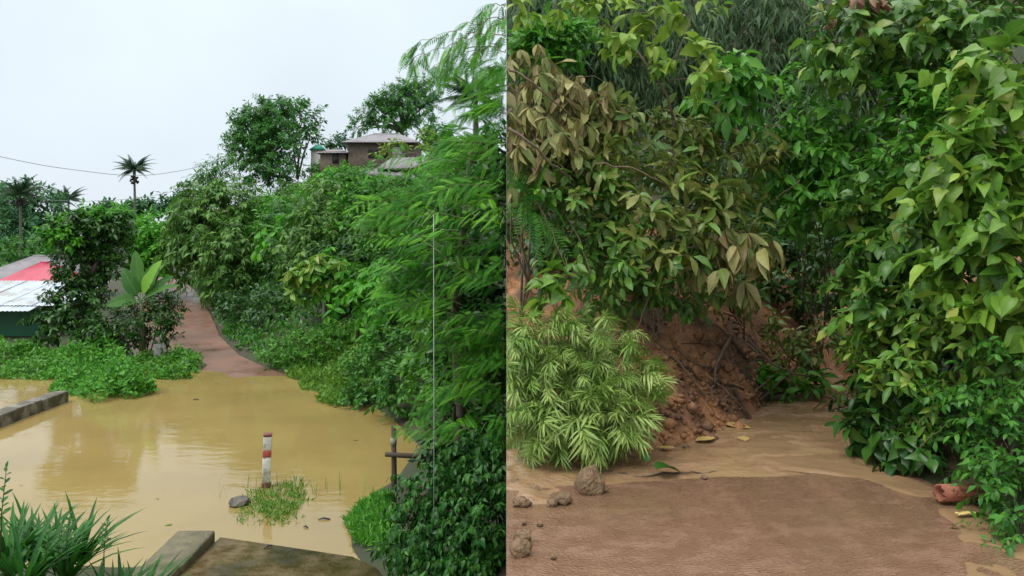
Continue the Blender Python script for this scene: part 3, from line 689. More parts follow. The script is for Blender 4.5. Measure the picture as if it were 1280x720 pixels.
# grey and red roofs behind
def hip_house(name, label, ctr, w_, d_, wall_h, roof_h, ridge, rmat, wmat, rz=0, over=.45, doors=(), cat='house'):
    t = thing(name, label, cat, ctr); t.rotation_euler = (0, 0, rz)
    mb = MB(); mb.box((0, 0, wall_h / 2 - .5), (w_, d_, wall_h + 1.0)); mb.build('wall', wmat, t)
    X_, Y_ = w_ / 2 + over, d_ / 2 + over; R = ridge / 2
    A, B, C, D = (-X_, -Y_, wall_h - .12), (X_, -Y_, wall_h - .12), (X_, Y_, wall_h - .12), (-X_, Y_, wall_h - .12); E, Fp = (-R, 0, wall_h + roof_h), (R, 0, wall_h + roof_h)
    n_ = max(6, int(2 * X_ / .25)); o_first = None
    for nm, q in (('roof_slope', (A, B, Fp, E)), ('roof_slope', (C, D, E, Fp)), ('roof_end', (B, C, Fp, Fp)), ('roof_end', (D, A, E, E))):
        mb = MB(); mb.add(*corr(n_ * 4, 3, *q, .016, n_)); o = mb.build(nm, rmat, t); o_first = o if nm == 'roof_slope' else o_first
        s_ = o.modifiers.new('thick', 'SOLIDIFY'); s_.thickness = .04
    mb = MB(); mb.tube([E, Fp], .06, 6); mb.build('ridge_cap', rmat, o_first)
    for (dx, z0, dw, dh, nm, mt) in doors:
        mb = MB(); mb.box((dx, -d_ / 2 - .02, z0 + dh / 2), (dw, .06, dh)); mb.build(nm, mt, t)
    return t
gz = hl(-24, 44)
hip_house('grey_roof_house', 'house with dull grey hipped roof behind the red roof', (-27.6, 47.5, gz), 4.4, 5, P(0, 347, 45)[2] - gz, 1.15, 1.0, M['greyroof'], M['wall'])
hip_house('red_roof_house', 'small house with crimson hipped sheet roof behind the white roof', (-24.5, 42.5, gz), 2.3, 3.6, P(0, 354, 40)[2] - gz, .95, .5, M['redroof'], M['wall'])
gz = P(0, 208, 61)[2]
hip_house('hilltop_house', 'brown walled house with grey hipped roof on the hilltop', (-9.3, 62, gz), 4.9, 5.2, 1.75, .85, 2.0, M['greyroof'], M['wall'], 0, .45, ((1.2, 0, .7, 1.3, 'door', M['palewall']), (-.6, .5, .7, .6, 'window', M['dark']), (.25, .5, .5, .6, 'window', M['dark'])))
hip_house('hilltop_annex', 'low annex with weathered grey roof left of the hilltop house', (-12.9, 61, gz), 1.9, 3, 1.0, .28, .8, M['greyroof'], M['wall'], 0, .25, ((.2, .1, .5, .7, 'door', M['dark']),), 'annex')
# shelter roof on the slope
b = P(508, 206, 38); t = thing('sheet_roof_shelter', 'tilted grey sheet roof shelter among the shrubs below the hilltop house', 'shelter', (b[0], b[1], hl(b[0], b[1])))
zz = b[2] - hl(b[0], b[1])
mb = MB(); mb.add(*corr(48, 1, (-1.3, -.8, zz - .25), (1.7, -.8, zz - .15), (1.6, 1.4, zz + .55), (-.9, 1.4, zz + .45), .02, 12)); o = mb.build('roof_sheet', M['greyroof'], t); o.modifiers.new('thick', 'SOLIDIFY').thickness = .03
mb = MB(); mb.add(*corr(24, 1, (-1.7, -1.2, zz - .55), (.6, -1.2, zz - .75), (.5, -.5, zz - .35), (-1.7, -.5, zz - .2), .02, 6)); o = mb.build('lower_sheet', M['greyroof'], t); o.modifiers.new('thick', 'SOLIDIFY').thickness = .03
for px in (-1.1, 1.4):
    mb = MB(); mb.tube([(px, 0, -.3), (px, 0, zz)], .06, 5); mb.build('post', M['wood'], t)
# green spire roof
b = P(398, 188, 66); t = thing('green_spire', 'small green pointed roof with finial beside the hilltop trees', 'spire', tuple(b))
mb = MB(); mb.box((0, 0, -1.6), (1.0, 1.0, 3.2)); mb.build('tower', M['palewall'], t)
mb = MB(); mb.box((0, 0, .22), (1.3, 1.3, .45), 0, .25); mb.build('roof', M['greenspire'], t)
mb = MB(); mb.tube([(0, 0, .4), (0, 0, .9)], [.06, .02], 5); mb.build('finial', M['greenspire'], t)

# overhead wires: each hangs from beyond the frame to the trees
def wire(name, pts, label):
    p = np.array([P(*q) for q in pts]); tt = np.linspace(0, len(p) - 1, 40); q = np.stack([np.interp(tt, np.arange(len(p)), p[:, i]) for i in range(3)], 1)
    for _ in range(3): q[1:-1] = (q[:-2] + q[1:-1] * 2 + q[2:]) / 4
    mb = MB(); mb.tube(q - q[0], .014, 4); o = mb.build(name, M['wire'], None, True); o.location = tuple(q[0]); tag(o, label, 'wire')
wire('overhead_wire', [(-60, 180, 34), (0, 196, 36), (60, 208, 38), (145, 219, 41), (190, 219, 43), (235, 212, 45), (290, 196, 47)], 'upper sagging overhead wire crossing the sky in front of the palm')
wire('overhead_wire', [(60, 250, 52), (100, 252, 53), (150, 250, 54), (200, 243, 55), (260, 228, 56)], 'lower overhead wire passing just above the far treetops')

# ------------------------------------------------------------------ palms and banana
def palm(name, label, base, top, rt, nf, fl, keys, mat, seed, nuts=False, cat='palm tree', ring=0):
    r = np.random.default_rng(seed); base = np.asarray(base, float); top = np.asarray(top, float); th = thing(name, label, cat, base)
    n = 10; tt = np.linspace(0, 1, n)[:, None]; line = (top - base) * tt; line[:, 0] += .25 * np.sin(tt[:, 0] * 2.6) * rt * 4
    mb = MB(); mb.tube(line, np.linspace(rt * 1.2, rt * .8, n), 8); mb.build('trunk', M['palmtrunk'], th, True)
    e = line[-1]; sh = .1 * np.linalg.norm(top - base)
    mb = MB(); mb.tube([e - [0, 0, .05], e + [0, 0, sh * .5], e + [0, 0, sh]], [rt * 1.05, rt * 1.15, rt * .5], 8); mb.build('crownshaft', M['stem'], th, True)
    pos, D, U, S = [], [], [], []
    for i in range(nf):
        a = i * 2.39996 + r.uniform(-.3, .3); el = 1.4 - 1.35 * (i / nf) + r.uniform(-.12, .12)
        pos.append(base + e + [0, 0, sh * .85]); D.append((math.cos(a) * math.cos(el), math.sin(a) * math.cos(el), math.sin(el))); U.append((-.3 * math.cos(a), -.3 * math.sin(a), 1)); S.append(fl * r.uniform(.85, 1.12))
    leaf_objects('frond', keys, np.array(pos), np.array(D), np.array(U), np.array(S), mat, th, base)
    if nuts:
        for k in range(2):
            mb = MB(); 
            for j in range(16):
                c = e + [r.normal(0, .16), r.normal(0, .16), -.15 - k * .1 + r.normal(0, .12)]; mb.box(c, (.11, .11, .14), j)
            mb.build('fruit_bunch', M['dark'], th)['kind'] = 'stuff'
    return th
b = P(167, 300, 58); palm('areca_palm', 'tall slender areca palm standing alone against the sky', (b[0], 58, hl(b[0], 58)), P(167, 222, 58), .1, 26, 1.2, ['palm', 'palmb'], G['palm'], 3, True)
b = P(24, 300, 56); palm('areca_palm', 'areca palm in front of the haze tinted tree at the left edge', (b[0], 56, hl(b[0], 56)), P(24, 250, 56), .1, 22, 1.3, ['palm', 'palmb'], G['palm'], 4, True)
b = P(75, 300, 100); palm('areca_palm', 'left one of two distant areca palms', (b[0], 100, 1.5), P(75, 256, 100), .13, 16, 1.8, ['palm', 'palmb'], G['palm'], 5)
b = P(84, 300, 98); palm('areca_palm', 'right one of two distant areca palms', (b[0], 98, 1.5), P(85, 254, 98), .13, 18, 1.9, ['palm', 'palmb'], G['palm'], 6)
b = P(590, 180, 44); palm('coconut_palm', 'coconut palm on the hill behind the feathery branches', (b[0], 44, hl(b[0], 44)), P(592, 128, 44), .16, 22, 1.9, ['palm', 'palmb'], G['palm'], 8)

# banana
def banana_leaf(L_, w_, droop, seed):
    r = np.random.default_rng(seed); n = 14; V = []; U = []; Fc = []
    for i in range(n + 1):
        t_ = i / n; ww = w_ * (math.sin(min(1, max(0, (t_ - .16) / .84)) ** .7 * math.pi) ** .55 if t_ > .16 else .02) * (1 - .22 * r.random()) + .008
        y = L_ * (t_ - .12 * droop * t_ * t_); z = -L_ * droop * .5 * t_ ** 2.2; e = .18 * ww + r.normal(0, .012)
        V += [(-ww, y, z + e), (-ww * .5, y, z + .14 * ww), (0, y, z), (ww * .5, y, z + .14 * ww), (ww, y, z + e + r.normal(0, .01))]; U += [(0, t_), (.25, t_), (.5, t_), (.75, t_), (1, t_)]
    for i in range(n):
        for k in range(4): a_ = i * 5 + k; Fc.append([a_, a_ + 1, a_ + 6, a_ + 5])
    return np.array(V), Fc, np.array(U)
bb = P(178, 425, 29.6); bb[2] = hl(bb[0], bb[1])
th = thing('banana_plant', 'banana plant with broad upright leaves beside the clay road', 'banana plant', bb)
ct = P(176, 375, 29.6) - bb
mb = MB(); mb.tube([(0, 0, -.1), (.02, 0, ct[2] * .5), (ct[0], 0, ct[2])], [.14, .12, .07], 8); mb.build('pseudostem', M['stem'], th, True)
for i, (ua, va, dy, wd, dr) in enumerate([(200, 320, -.3, .19, .45), (163, 308, .3, .18, .15), (143, 334, -.2, .19, .6), (186, 322, .9, .2, .4), (226, 356, -.5, .10, .7), (150, 384, -.9, .2, .9), (130, 350, .5, .16, .7), (212, 342, .9, .12, .6)]):
    tip = P(ua, va, 29.6) + [0, dy, 0] - bb; d = tip - ct; Ln = np.linalg.norm(d); v, f, u = banana_leaf(Ln * .95, wd * 1.5, dr, i)
    d[2] += Ln * dr * .4; S_, D_, N_ = frames(d[None], np.array([[-.25 + .5 * (i % 2), -.8, .6]]))
    V = ct + v[:, :1] * S_ + v[:, 1:2] * D_ + v[:, 2:] * N_
    m = mesh_np('leaf', V, [a for q in f for a in q], [len(q) for q in f], G['bananab'] if i == 0 else G['banana'], u, np.full(len(V), rng.random()), True); o = bpy.data.objects.new('leaf', m); link(o, th)

# ------------------------------------------------------------------ trees and shrubs, left
def trunkline(base, top, n=6, amp=.08):
    return jitter_line(base, top, n, amp)
def gp(u, Y):
    x = (u - U0) / F * Y; return np.array([x, Y, hl(x, Y)])
# island fruit tree and bushes
b = gp(112, 31.5)
plant('fruit_tree', 'dense dark fruit tree with lighter top beside the white roofed shed', 'tree', b,
      [(112, 285, 31.5, 34, 18, 90), (145, 282, 32, 20, 16, 50), (85, 290, 31, 20, 16, 45), (100, 330, 31.5, 26, 30, 80), (95, 375, 31, 30, 34, 90), (70, 400, 30.5, 22, 24, 50), (130, 320, 32, 22, 26, 60)],
      ['mini', 'ovate'], (.16, .30), G['dark'], nl=12, SL=.5, up=.35, ldroop=.6, trunk=trunkline(b, P(112, 350, 31.5)), limb=.1, twig=.01)
plant('shrub', 'bright yellow green leafy tips crowning the dark fruit tree', 'shrub', gp(100, 32.5),
      [(75, 285, 31, 18, 12, 40), (112, 274, 31.5, 26, 8, 45), (150, 273, 32, 14, 9, 30), (80, 303, 30.4, 14, 10, 22)], ['mini', 'ovate'], (.16, .28), G['bright'], nl=10, SL=.45, up=.6, ldroop=.6, limb=.05, twig=.008)
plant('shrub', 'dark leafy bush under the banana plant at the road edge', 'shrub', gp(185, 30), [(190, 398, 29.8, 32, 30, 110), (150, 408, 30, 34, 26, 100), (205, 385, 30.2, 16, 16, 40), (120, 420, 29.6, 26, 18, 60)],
      ['mini', 'ovate'], (.12, .22), G['dark'], nl=11, SL=.4, up=.4, limb=.03, twig=.006)
plant('tree', 'rounded bright green tree behind the banana plant', 'tree', gp(190, 47), [(190, 300, 47, 34, 30, 150), (168, 290, 48, 26, 22, 80), (205, 325, 46, 20, 24, 60), (150, 300, 47, 22, 26, 60)], ['mini'], (.3, .5), G['bright'], nl=10, SL=.7, up=.5, limb=.1, twig=.015)
plant('tree', 'tree with haze tinted blue green leaves at the far left edge', 'tree', gp(20, 72), [(40, 268, 72, 36, 36, 200), (10, 290, 70, 34, 50, 200), (62, 290, 72, 20, 40, 110), (30, 320, 68, 44, 26, 140), (5, 256, 71, 18, 22, 60)], ['mini', 'minil'], (.4, .7), G['far'], nl=10, SL=1.2, up=.4, limb=.2, twig=.02)
plant('tree', 'lighter green undergrowth tree behind the grey roof', 'tree', gp(40, 52), [(20, 325, 52, 40, 22, 120), (60, 318, 54, 36, 22, 110)], ['mini'], (.25, .42), G['mid'], nl=9, SL=.7, limb=.08, twig=.012)
plant('tree', 'small distant flat topped tree below the lone palm', 'tree', (P(176, 300, 90)[0], 90, 1.8), [(176, 262, 90, 16, 6, 50), (186, 258, 90, 8, 4, 20), (165, 258, 90, 6, 3, 15)], ['mini'], (.45, .75), G['far'], nl=8, SL=.9, limb=.1, twig=.02)
plant('tree', 'distant low tree clump left of the lone palm', 'tree', (P(140, 300, 85)[0], 85, 1.8), [(140, 264, 85, 12, 6, 45), (120, 272, 80, 20, 8, 50)], ['mini'], (.45, .7), G['far'], nl=8, SL=.8, limb=.1, twig=.02)
plant('tree', 'dark small tree at the left end of the hill thicket', 'tree', gp(215, 60), [(215, 262, 60, 12, 12, 50), (225, 250, 60, 10, 8, 30)], ['mini'], (.35, .55), G['far'], nl=8, SL=.8, limb=.1, twig=.02)
# roadside willow-leaved trees
b = gp(285, 43)
plant('tree', 'large narrow leaved bushy tree overhanging the clay road', 'tree', b,
      [(258, 285, 44, 40, 40, 240), (232, 308, 45, 18, 30, 90), (290, 262, 45, 38, 34, 170), (300, 320, 42, 40, 44, 210), (285, 345, 42, 24, 24, 90), (240, 255, 46, 14, 24, 60)],
      ['minil', 'mini'], (.28, .5), G['oliveh'], nl=11, SL=.9, up=.2, ldroop=.7, droop=.4, limb=.12, trunk=trunkline(b, P(275, 330, 43)), twig=.012)
plant('tree', 'sparse pale wispy tree behind the bushy roadside tree', 'tree', gp(262, 52), [(268, 218, 52, 16, 14, 40), (255, 235, 52, 12, 14, 26), (278, 205, 53, 8, 8, 14)], ['minil'], (.35, .55), G['mid'], nl=9, SL=.9, up=.3, ldroop=.8, limb=.07, twig=.014)
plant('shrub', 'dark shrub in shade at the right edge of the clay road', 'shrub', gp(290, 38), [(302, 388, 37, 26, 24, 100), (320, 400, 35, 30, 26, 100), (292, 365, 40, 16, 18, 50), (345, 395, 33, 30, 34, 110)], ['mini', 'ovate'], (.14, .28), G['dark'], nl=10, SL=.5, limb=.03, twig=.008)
# skyline trees
b = np.array([P(338, 236, 64)[0], 64, 9.0])
plant('skyline_tree', 'tall rounded tree on the ridge left of the hilltop house', 'tree', b,
      [(315, 160, 64, 24, 18, 110), (345, 150, 64, 20, 14, 80), (304, 188, 63, 18, 18, 80), (330, 180, 63, 24, 20, 90), (352, 182, 63, 18, 24, 80), (328, 138, 65, 20, 8, 50), (300, 150, 64, 9, 8, 18), (350, 135, 64, 12, 6, 20), (290, 175, 63, 7, 8, 12), (318, 212, 62, 20, 14, 50), (345, 215, 62, 18, 14, 45)],
      ['mini', 'minil'], (.24, .42), G['deep'], nl=18, SL=1.0, up=.5, limb=.16, trunk=trunkline(b, P(336, 200, 64), 6, .15), twig=.02)
plant('skyline_tree', 'open wispy tree with gaps right of the tall ridge tree', 'tree', np.array([P(372, 230, 67)[0], 67, 9.2]), [(380, 148, 67, 16, 16, 46), (368, 135, 67, 14, 8, 28), (388, 165, 67, 10, 12, 24), (362, 165, 67, 12, 16, 30)],
      ['mini'], (.3, .5), G['deep'], nl=9, SL=1.0, up=.5, limb=.1, twig=.02)
b = np.array([P(502, 190, 72)[0], 72, 10.0])
plant('skyline_tree', 'broad dark umbrella crowned tree behind the hilltop house', 'tree', b,
      [(495, 125, 72, 26, 13, 110), (525, 115, 72, 20, 11, 80), (475, 138, 72, 18, 9, 55), (455, 146, 72, 12, 6, 24), (520, 140, 71, 24, 13, 90), (448, 158, 72, 8, 5, 12), (492, 152, 71, 22, 10, 60), (538, 128, 72, 10, 10, 24), (500, 108, 72, 10, 4, 14), (470, 128, 72, 8, 4, 10), (462, 160, 72, 9, 5, 12)],
      ['mini', 'minil'], (.22, .4), G['deep'], nl=18, SL=1.0, up=.5, limb=.16, trunk=trunkline(b, P(502, 165, 72), 6, .15), twig=.02)
plant('shrub', 'dark round bush right of the hilltop house', 'shrub', np.array([P(548, 195, 56)[0], 56, 9.0]), [(548, 175, 56, 18, 16, 90), (560, 190, 55, 16, 14, 60)], ['mini'], (.28, .45), G['deep'], nl=10, SL=.6, limb=.06, twig=.012)
plant('shrub', 'small wispy bush between the spire and the hilltop house', 'shrub', np.array([P(425, 195, 70)[0], 70, 9.5]), [(425, 180, 70, 12, 7, 34), (418, 186, 70, 8, 5, 18)], ['mini'], (.3, .45), G['far'], nl=8, SL=.7, limb=.04, twig=.012)

# hillside thicket: prototypes then copies, each its own plant
def proto(kind, label, mat, keys, L, nl, n, seed, **kw):
    return plant('thicket_shrub', label, 'shrub', (0, 0, 0), [('w', (0, 0, 1.5), (1.25, 1.25, 1.0), n), ('w', (.5, -.3, 2.2), (.8, .8, .6), n // 2), ('w', (-.6, .2, 1.0), (.9, .9, .8), n // 2)], keys, L, mat, nl=nl, limb=.05, twig=.01, group=kind, **kw)
PROT = [
    proto('mid green thicket shrubs', 'mid green small leaved shrub in the hillside thicket', G['mid'], ['mini', 'ovate'], (.15, .3), 10, 110, 1, SL=.6, up=.45),
    proto('olive thicket shrubs', 'olive green narrow leaved shrub in the hillside thicket', G['oliveh'], ['minil', 'mini'], (.2, .36), 10, 110, 2, SL=.7, up=.3, ldroop=.6, droop=.35),
    proto('bright thicket shrubs', 'bright green leafy shrub in the hillside thicket', G['bright'], ['mini', 'ovate'], (.16, .32), 9, 100, 3, SL=.6, up=.6),
    proto('dark thicket shrubs', 'dark green shrub in the hillside thicket', G['dark'], ['mini', 'ovate'], (.16, .3), 10, 110, 4, SL=.6, up=.4),
    proto('drooping thicket shrubs', 'shrub with drooping compound leaves in the hillside thicket', G['mid'], ['compound'], (.4, .7), 6, 60, 5, SL=.6, up=.6),
    proto('palmate thicket shrubs', 'shrub with large whorled leaves in the hillside thicket', G['bright'], ['oblong', 'ovate'], (.32, .52), 8, 50, 6, SL=.6, up=.7, arr='whorl', fw=.15, ldroop=.45),
]
used = [False] * len(PROT)
def put_shrub(k, x, y, z, s, sz=None):
    o = PROT[k] if not used[k] else copy_tree(PROT[k]); used[k] = True
    o.location = (x, y, z); o.rotation_euler = (0, 0, rng.uniform(0, 6.28)); o.scale = (s, s, sz or s)
spots = []
for y in np.concatenate([np.arange(24.5, 40, 2.0), np.arange(40, 66, 2.9)]):
    x = shore(y) + (2.6 if y < 30 else 3.6) + rng.uniform(0, 1)
    while x < -.9:
        u = U0 + x / y * F
        spots.append((x + rng.uniform(-.5, .5), y + rng.uniform(-.8, .8), u)); x += (1.75 if y < 40 else 2.5) * rng.uniform(.85, 1.2)
for x, y, u in spots:
    if x > -.9: continue
    if 55 < y < 65 and -14.6 < x < -6: continue
    s = rng.uniform(.75, 1.15) * (1.0 if y < 34 else 1.2)
    if y > 50: s *= .8
    if y < 30: s *= .8
    x = min(x, -1.9 * s - .05); z = hl(x, y) - .35
    top = V0 - (z + 3.0 * s - CZ) / y * F
    lim = np.interp(u, [200, 260, 300, 340, 400, 410, 530, 560, 640], [280, 240, 225, 225, 200, 208, 212, 195, 150]) + (14 if (455 < u < 550 and y < 44) else 0)
    if top < lim: s = max(.3, (CZ + (V0 - lim) * y / F - z) / 3.0)
    if s < .32: continue
    k = int(rng.choice(len(PROT), p=[.24, .2, .18, .16, .10, .12]))
    put_shrub(k, x, y, z, s)
# named shrubs of the hill front
plant('shrub', 'shrub with large whorled yellow green leaves on the bank', 'shrub', gp(405, 30), [(405, 345, 29, 34, 18, 34), (385, 352, 29, 20, 14, 16), (432, 350, 29.5, 20, 14, 16)], ['oblong', 'ovate'], (.3, .5), G['broad'], nl=8, SL=.45, arr='whorl', fw=.15, ldroop=.4, up=.8, limb=.03, twig=.012, nobj=200)
plant('shrub', 'tall spray of pale yellow leaves in front of the sheet roof shelter', 'shrub', gp(500, 42), [(497, 188, 41, 10, 9, 9), (537, 182, 41, 9, 20, 16), (484, 198, 41, 9, 7, 7)], ['ovate'], (.22, .36), G['yellow'], nl=8, SL=.55, up=.6, limb=.04, twig=.012)
plant('shrub', 'leafy green shrub at the water edge below the hillside', 'shrub', gp(470, 23), [(465, 470, 22.5, 32, 30, 110), (490, 440, 22, 34, 26, 100), (455, 500, 22, 22, 14, 50), (510, 480, 20.5, 36, 34, 120)], ['mini', 'ovate'], (.11, .2), G['mid'], nl=9, SL=.4, limb=.025, twig=.006, side=-1)
plant('shrub', 'fine leaved fresh green shrub on the grassy bank by the fence posts', 'shrub', gp(385, 28), [(385, 440, 27.4, 32, 22, 110), (350, 445, 28, 24, 12, 60), (420, 430, 27, 20, 22, 60)], ['mini', 'minil'], (.12, .22), G['fresh'], nl=10, SL=.45, up=.8, limb=.02, twig=.006)
plant('shrub', 'light leafy shrub with rounded leaves beside the feathery tree', 'shrub', gp(575, 17), [(610, 440, 16, 24, 30, 70), (560, 420, 17, 34, 26, 90), (590, 480, 15.5, 40, 30, 110), (540, 470, 17.5, 30, 26, 70)], ['ovate', 'heart'], (.10, .2), G['fresh'], nl=8, SL=.4, limb=.02, twig=.006, side=-1)

# feathery tree
fb = np.array([-.75, 12.2, hl(-.75, 12.2)])
# hanging branches at the top with paired leaflets, explicit twigs
EX = [[], [], []]
TWX = []
for pts in ([(640, 22, 9.3), (606, 22, 9.2), (566, 38, 9.1), (530, 50, 9.0), (510, 66, 9.0)], [(640, 44, 9.0), (600, 42, 9.1), (556, 58, 8.9), (522, 70, 9.0), (514, 86, 9.0)], [(640, 4, 9.4), (612, 8, 9.3), (598, 18, 9.2)], [(640, 62, 8.8), (600, 60, 9.0), (566, 76, 9.1), (548, 96, 9)], [(640, 84, 9), (612, 84, 9), (585, 104, 9)], [(610, 24, 9.2), (572, 52, 9.0), (550, 78, 9.2), (538, 92, 9.2)], [(625, 50, 9.1), (588, 70, 8.9), (570, 90, 9)], [(640, 12, 9.2), (618, 30, 9.0), (600, 48, 9)]):
    p = np.array([P(*q) for q in pts]); n_ = 5 * len(pts); tt = np.linspace(0, len(p) - 1, n_); q = np.stack([np.interp(tt, np.arange(len(p)), p[:, i]) for i in range(3)], 1); q[1:] += rng.normal(0, .018, (n_ - 1, 3)); TWX.append(q)
    for i in range(1, n_):
        tan = nrm(q[i] - q[i - 1])
        for _ in range(int(rng.integers(1, 3))):
            EX[0].append(q[i]); EX[1].append(nrm(tan * rng.uniform(.2, .9) + [rng.normal(0, .3), (-1) ** (i) * .5, -.55 + rng.normal(0, .2)])); EX[2].append(np.array([.2, -.5, .9]) + rng.normal(0, .4, 3))
ex = tuple(np.array(e) for e in EX)
SPR = [[], [], [], [], []]; BR = []
def uleft(v): return np.interp(v, [60, 90, 120, 150, 190, 212, 240, 270, 300, 330, 370, 395, 420, 460, 500, 535, 560], [622, 606, 590, 572, 540, 490, 432, 446, 456, 466, 470, 482, 520, 545, 525, 478, 500])
for c in range(125):
    v = rng.uniform(66, 565); ul = uleft(v); u = ul + (rng.random() ** 1.25) * (655 - ul); Yc = 11.6 - 1.0 * (u - 430) / 200 + rng.normal(0, .25)
    ctint = rng.random()
    for s_i in range(3):
        tip = P(u + rng.normal(0, 9), v + rng.normal(0, 7), Yc + rng.normal(0, .2)); ln = rng.uniform(.65, 1.05)
        d0 = nrm(np.array([-1.0, rng.normal(0, .6), -.2 + rng.normal(0, .22)])); nn = nrm(np.array([-.2 + rng.normal(0, .3), -.5 + rng.normal(0, .4), .9])); root_ = tip - d0 * ln + np.array([0, 0, -.12])
        tt = np.linspace(0, 1, 16); q = root_ + np.outer(tt, tip - root_) + np.outer(np.sin(tt * math.pi) * .13 * ln, [0, 0, 1]); BR.append((q[0], q[8], q[-1]))
        for m_ in range(3, 16):
            tan = nrm(q[m_] - q[m_ - 1]); sd = nrm(np.cross(nn, tan)) * (1 if m_ % 2 else -1)
            SPR[0].append(q[m_]); SPR[1].append(tan * .75 + sd * (.85 if m_ < 15 else 0) + rng.normal(0, .18, 3) + [0, 0, -.12]); SPR[2].append(nn + rng.normal(0, .18, 3)); SPR[3].append(rng.uniform(.2, .36) * (1.1 - .5 * tt[m_])); SPR[4].append((ctint + rng.normal(0, .05)) % 1)
sp_ = [np.array(x) for x in SPR]
kp = sp_[0][:, 0] < -.01; sp_ = [x[kp] for x in sp_]
ftree = thing('feathery_tree', 'feathery tree with drooping bright green fronds beside the water', 'tree', fb)
mb = MB(); tl = np.array([[0, 0, -.2], [.05, 0, 1.4], [-.05, .1, 2.8], [.1, 0, 4.2], [.2, 0, 5.4]]); mb.tube(tl, np.linspace(.1, .03, 5), 8); mb.build('trunk', M['bark'], ftree, True)
for (u_, v_, Y_) in [(560, 215, 11.2), (520, 300, 11.4), (570, 360, 11), (545, 250, 11.3), (560, 500, 10.8), (590, 420, 10.7)]:
    e_ = P(u_, v_, Y_) - fb; s0 = np.array([0, 0, max(.4, e_[2] - .7)]); mb = MB(); mb.tube(jitter_line(s0, e_, 6, .04), np.linspace(.035, .012, 6), 6); mb.build('branch', M['bark'], ftree, True)
okf = (sp_[0][:, 0] < -.45); order = np.argsort(np.where(okf, sp_[0][:, 1], 1e9))[:300]; io = np.zeros(len(okf), bool); io[order] = True
leaf_objects('frond', ['frond', 'frondb'], sp_[0][io], sp_[1][io], sp_[2][io], sp_[3][io], G['feather'], ftree, fb)
o = scatter('foliage', ['frond', 'frondb'], sp_[0][~io], sp_[1][~io], sp_[2][~io], sp_[3][~io], G['feather'], ftree, fb, -1, sp_[4][~io]); o['kind'] = 'stuff'
A_, B_, C_ = [np.array([x[k] for x in BR]) for k in range(3)]; kb = A_[:, 0] < 0
o = sticks('twigs', A_[kb], B_[kb], C_[kb], .006, M['stem'], ftree, fb, -1); o['kind'] = 'stuff'
kx = ex[0][:, 0] < -.32
leaf_objects('hanging_frond', ['pinna'], ex[0][kx], ex[1][kx], ex[2][kx], rng.uniform(.14, .32, kx.sum()), G['feather'], ftree, fb)
scatter('hanging_foliage', ['pinna'], ex[0][~kx], ex[1][~kx], ex[2][~kx], rng.uniform(.14, .32, (~kx).sum()), G['feather'], ftree, fb, -1)
for q in TWX:
    q = q.copy(); q[:, 0] = np.minimum(q[:, 0], -.012); mb = MB(); mb.tube(q - fb, np.linspace(.006, .002, len(q)), 5); mb.build('branch', M['twig'], ftree, True)
# vine thicket at the lower right of the valley
plant('vine_thicket', 'dark glossy vine thicket climbing the near bank', 'vine', np.array([-.6, 10.9, hl(-.6, 10.9)]),
      [(560, 620, 10.6, 62, 40, 170), (600, 580, 10.6, 40, 40, 120), (545, 680, 10.2, 52, 44, 170), (610, 660, 10, 40, 70, 190), (590, 730, 9.6, 80, 40, 160)], ['heartb', 'ovate'], (.06, .12), G['vine'], nl=9, SL=.28, up=.1, droop=.5, ldroop=.8, bias=(-.3, -.4, 0), limb=.015, twig=.004, side=-1, nobj=200)
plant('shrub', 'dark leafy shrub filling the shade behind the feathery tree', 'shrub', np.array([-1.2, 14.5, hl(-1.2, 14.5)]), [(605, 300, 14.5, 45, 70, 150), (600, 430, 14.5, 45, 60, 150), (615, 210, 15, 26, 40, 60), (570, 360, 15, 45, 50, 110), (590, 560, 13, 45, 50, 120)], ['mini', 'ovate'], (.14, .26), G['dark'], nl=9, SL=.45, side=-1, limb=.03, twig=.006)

# weed beds and grass (nobody could count these)
def patch(name, label, cat, region, n, keys, L, mat, up=.9, hgt=.25, lean=.5, side=0, zf=hl):
    """region: list of (u, v, ru, rv) at water/ground level"""
    pos = []
    for (u, v, ru, rv, frac) in region:
        k = int(n * frac); a = rng.uniform(0, 6.283, k); r = np.sqrt(rng.random(k)); rj = r * (.62 + .7 * vnoise(a * 1.9 + u, a * 0 + v, 31)); uu = u + ru * rj * np.cos(a); vv = v + rv * rj * np.sin(a)
        Y = CZ / ((vv - V0) / F); x = (uu - U0) / F * Y; hh = hgt * np.sqrt(np.maximum(1.02 - r ** 4, 0)) * np.clip(1.9 * vnoise(x * 1.1, Y * 1.1, 12) - .25 + .6 * (vnoise(x * 3.3, Y * 3.3, 14) - .5), .08, 1.3)
        z = np.maximum(np.array([HL(x, Y)])[0], -.02); hh = hh * np.where(vnoise(x * 5, Y * 5, 55) > .72, 1.45, 1.0); pos.append(np.stack([x, Y, z + hh * rng.random(k) ** .6], 1))
    pos = np.concatenate(pos); k = len(pos); D = nrm(rng.normal(0, lean, (k, 3)) + [0, 0, up]); U = rng.normal(0, .5, (k, 3)) + [0, -.3, .8]
    o = scatter(name, keys, pos, D, U, rng.uniform(L[0], L[1], k), mat, side=side)
    return tag(o, label, cat, kind='stuff')
patch('weed_bed', 'lush low weed bed spreading into the water below the fruit tree', 'weeds', [(125, 480, 66, 20, .5), (115, 462, 56, 16, .3), (160, 488, 34, 9, .2)], 9000, ['mini', 'ovate'], (.09, .2), G['weed'], .4, .7, .8)
patch('weed_bed', 'green weed bed in front of the green shed at the left edge', 'weeds', [(20, 458, 66, 16, 1)], 5000, ['mini', 'ovate'], (.1, .2), G['fresh'], .4, .4, .8)
patch('weed_bed', 'small weed bed at the foot of the clay road', 'weeds', [(210, 460, 42, 14, .8), (235, 458, 18, 9, .2)], 4000, ['mini', 'ovate'], (.1, .2), G['fresh'], .4, .42, .8)
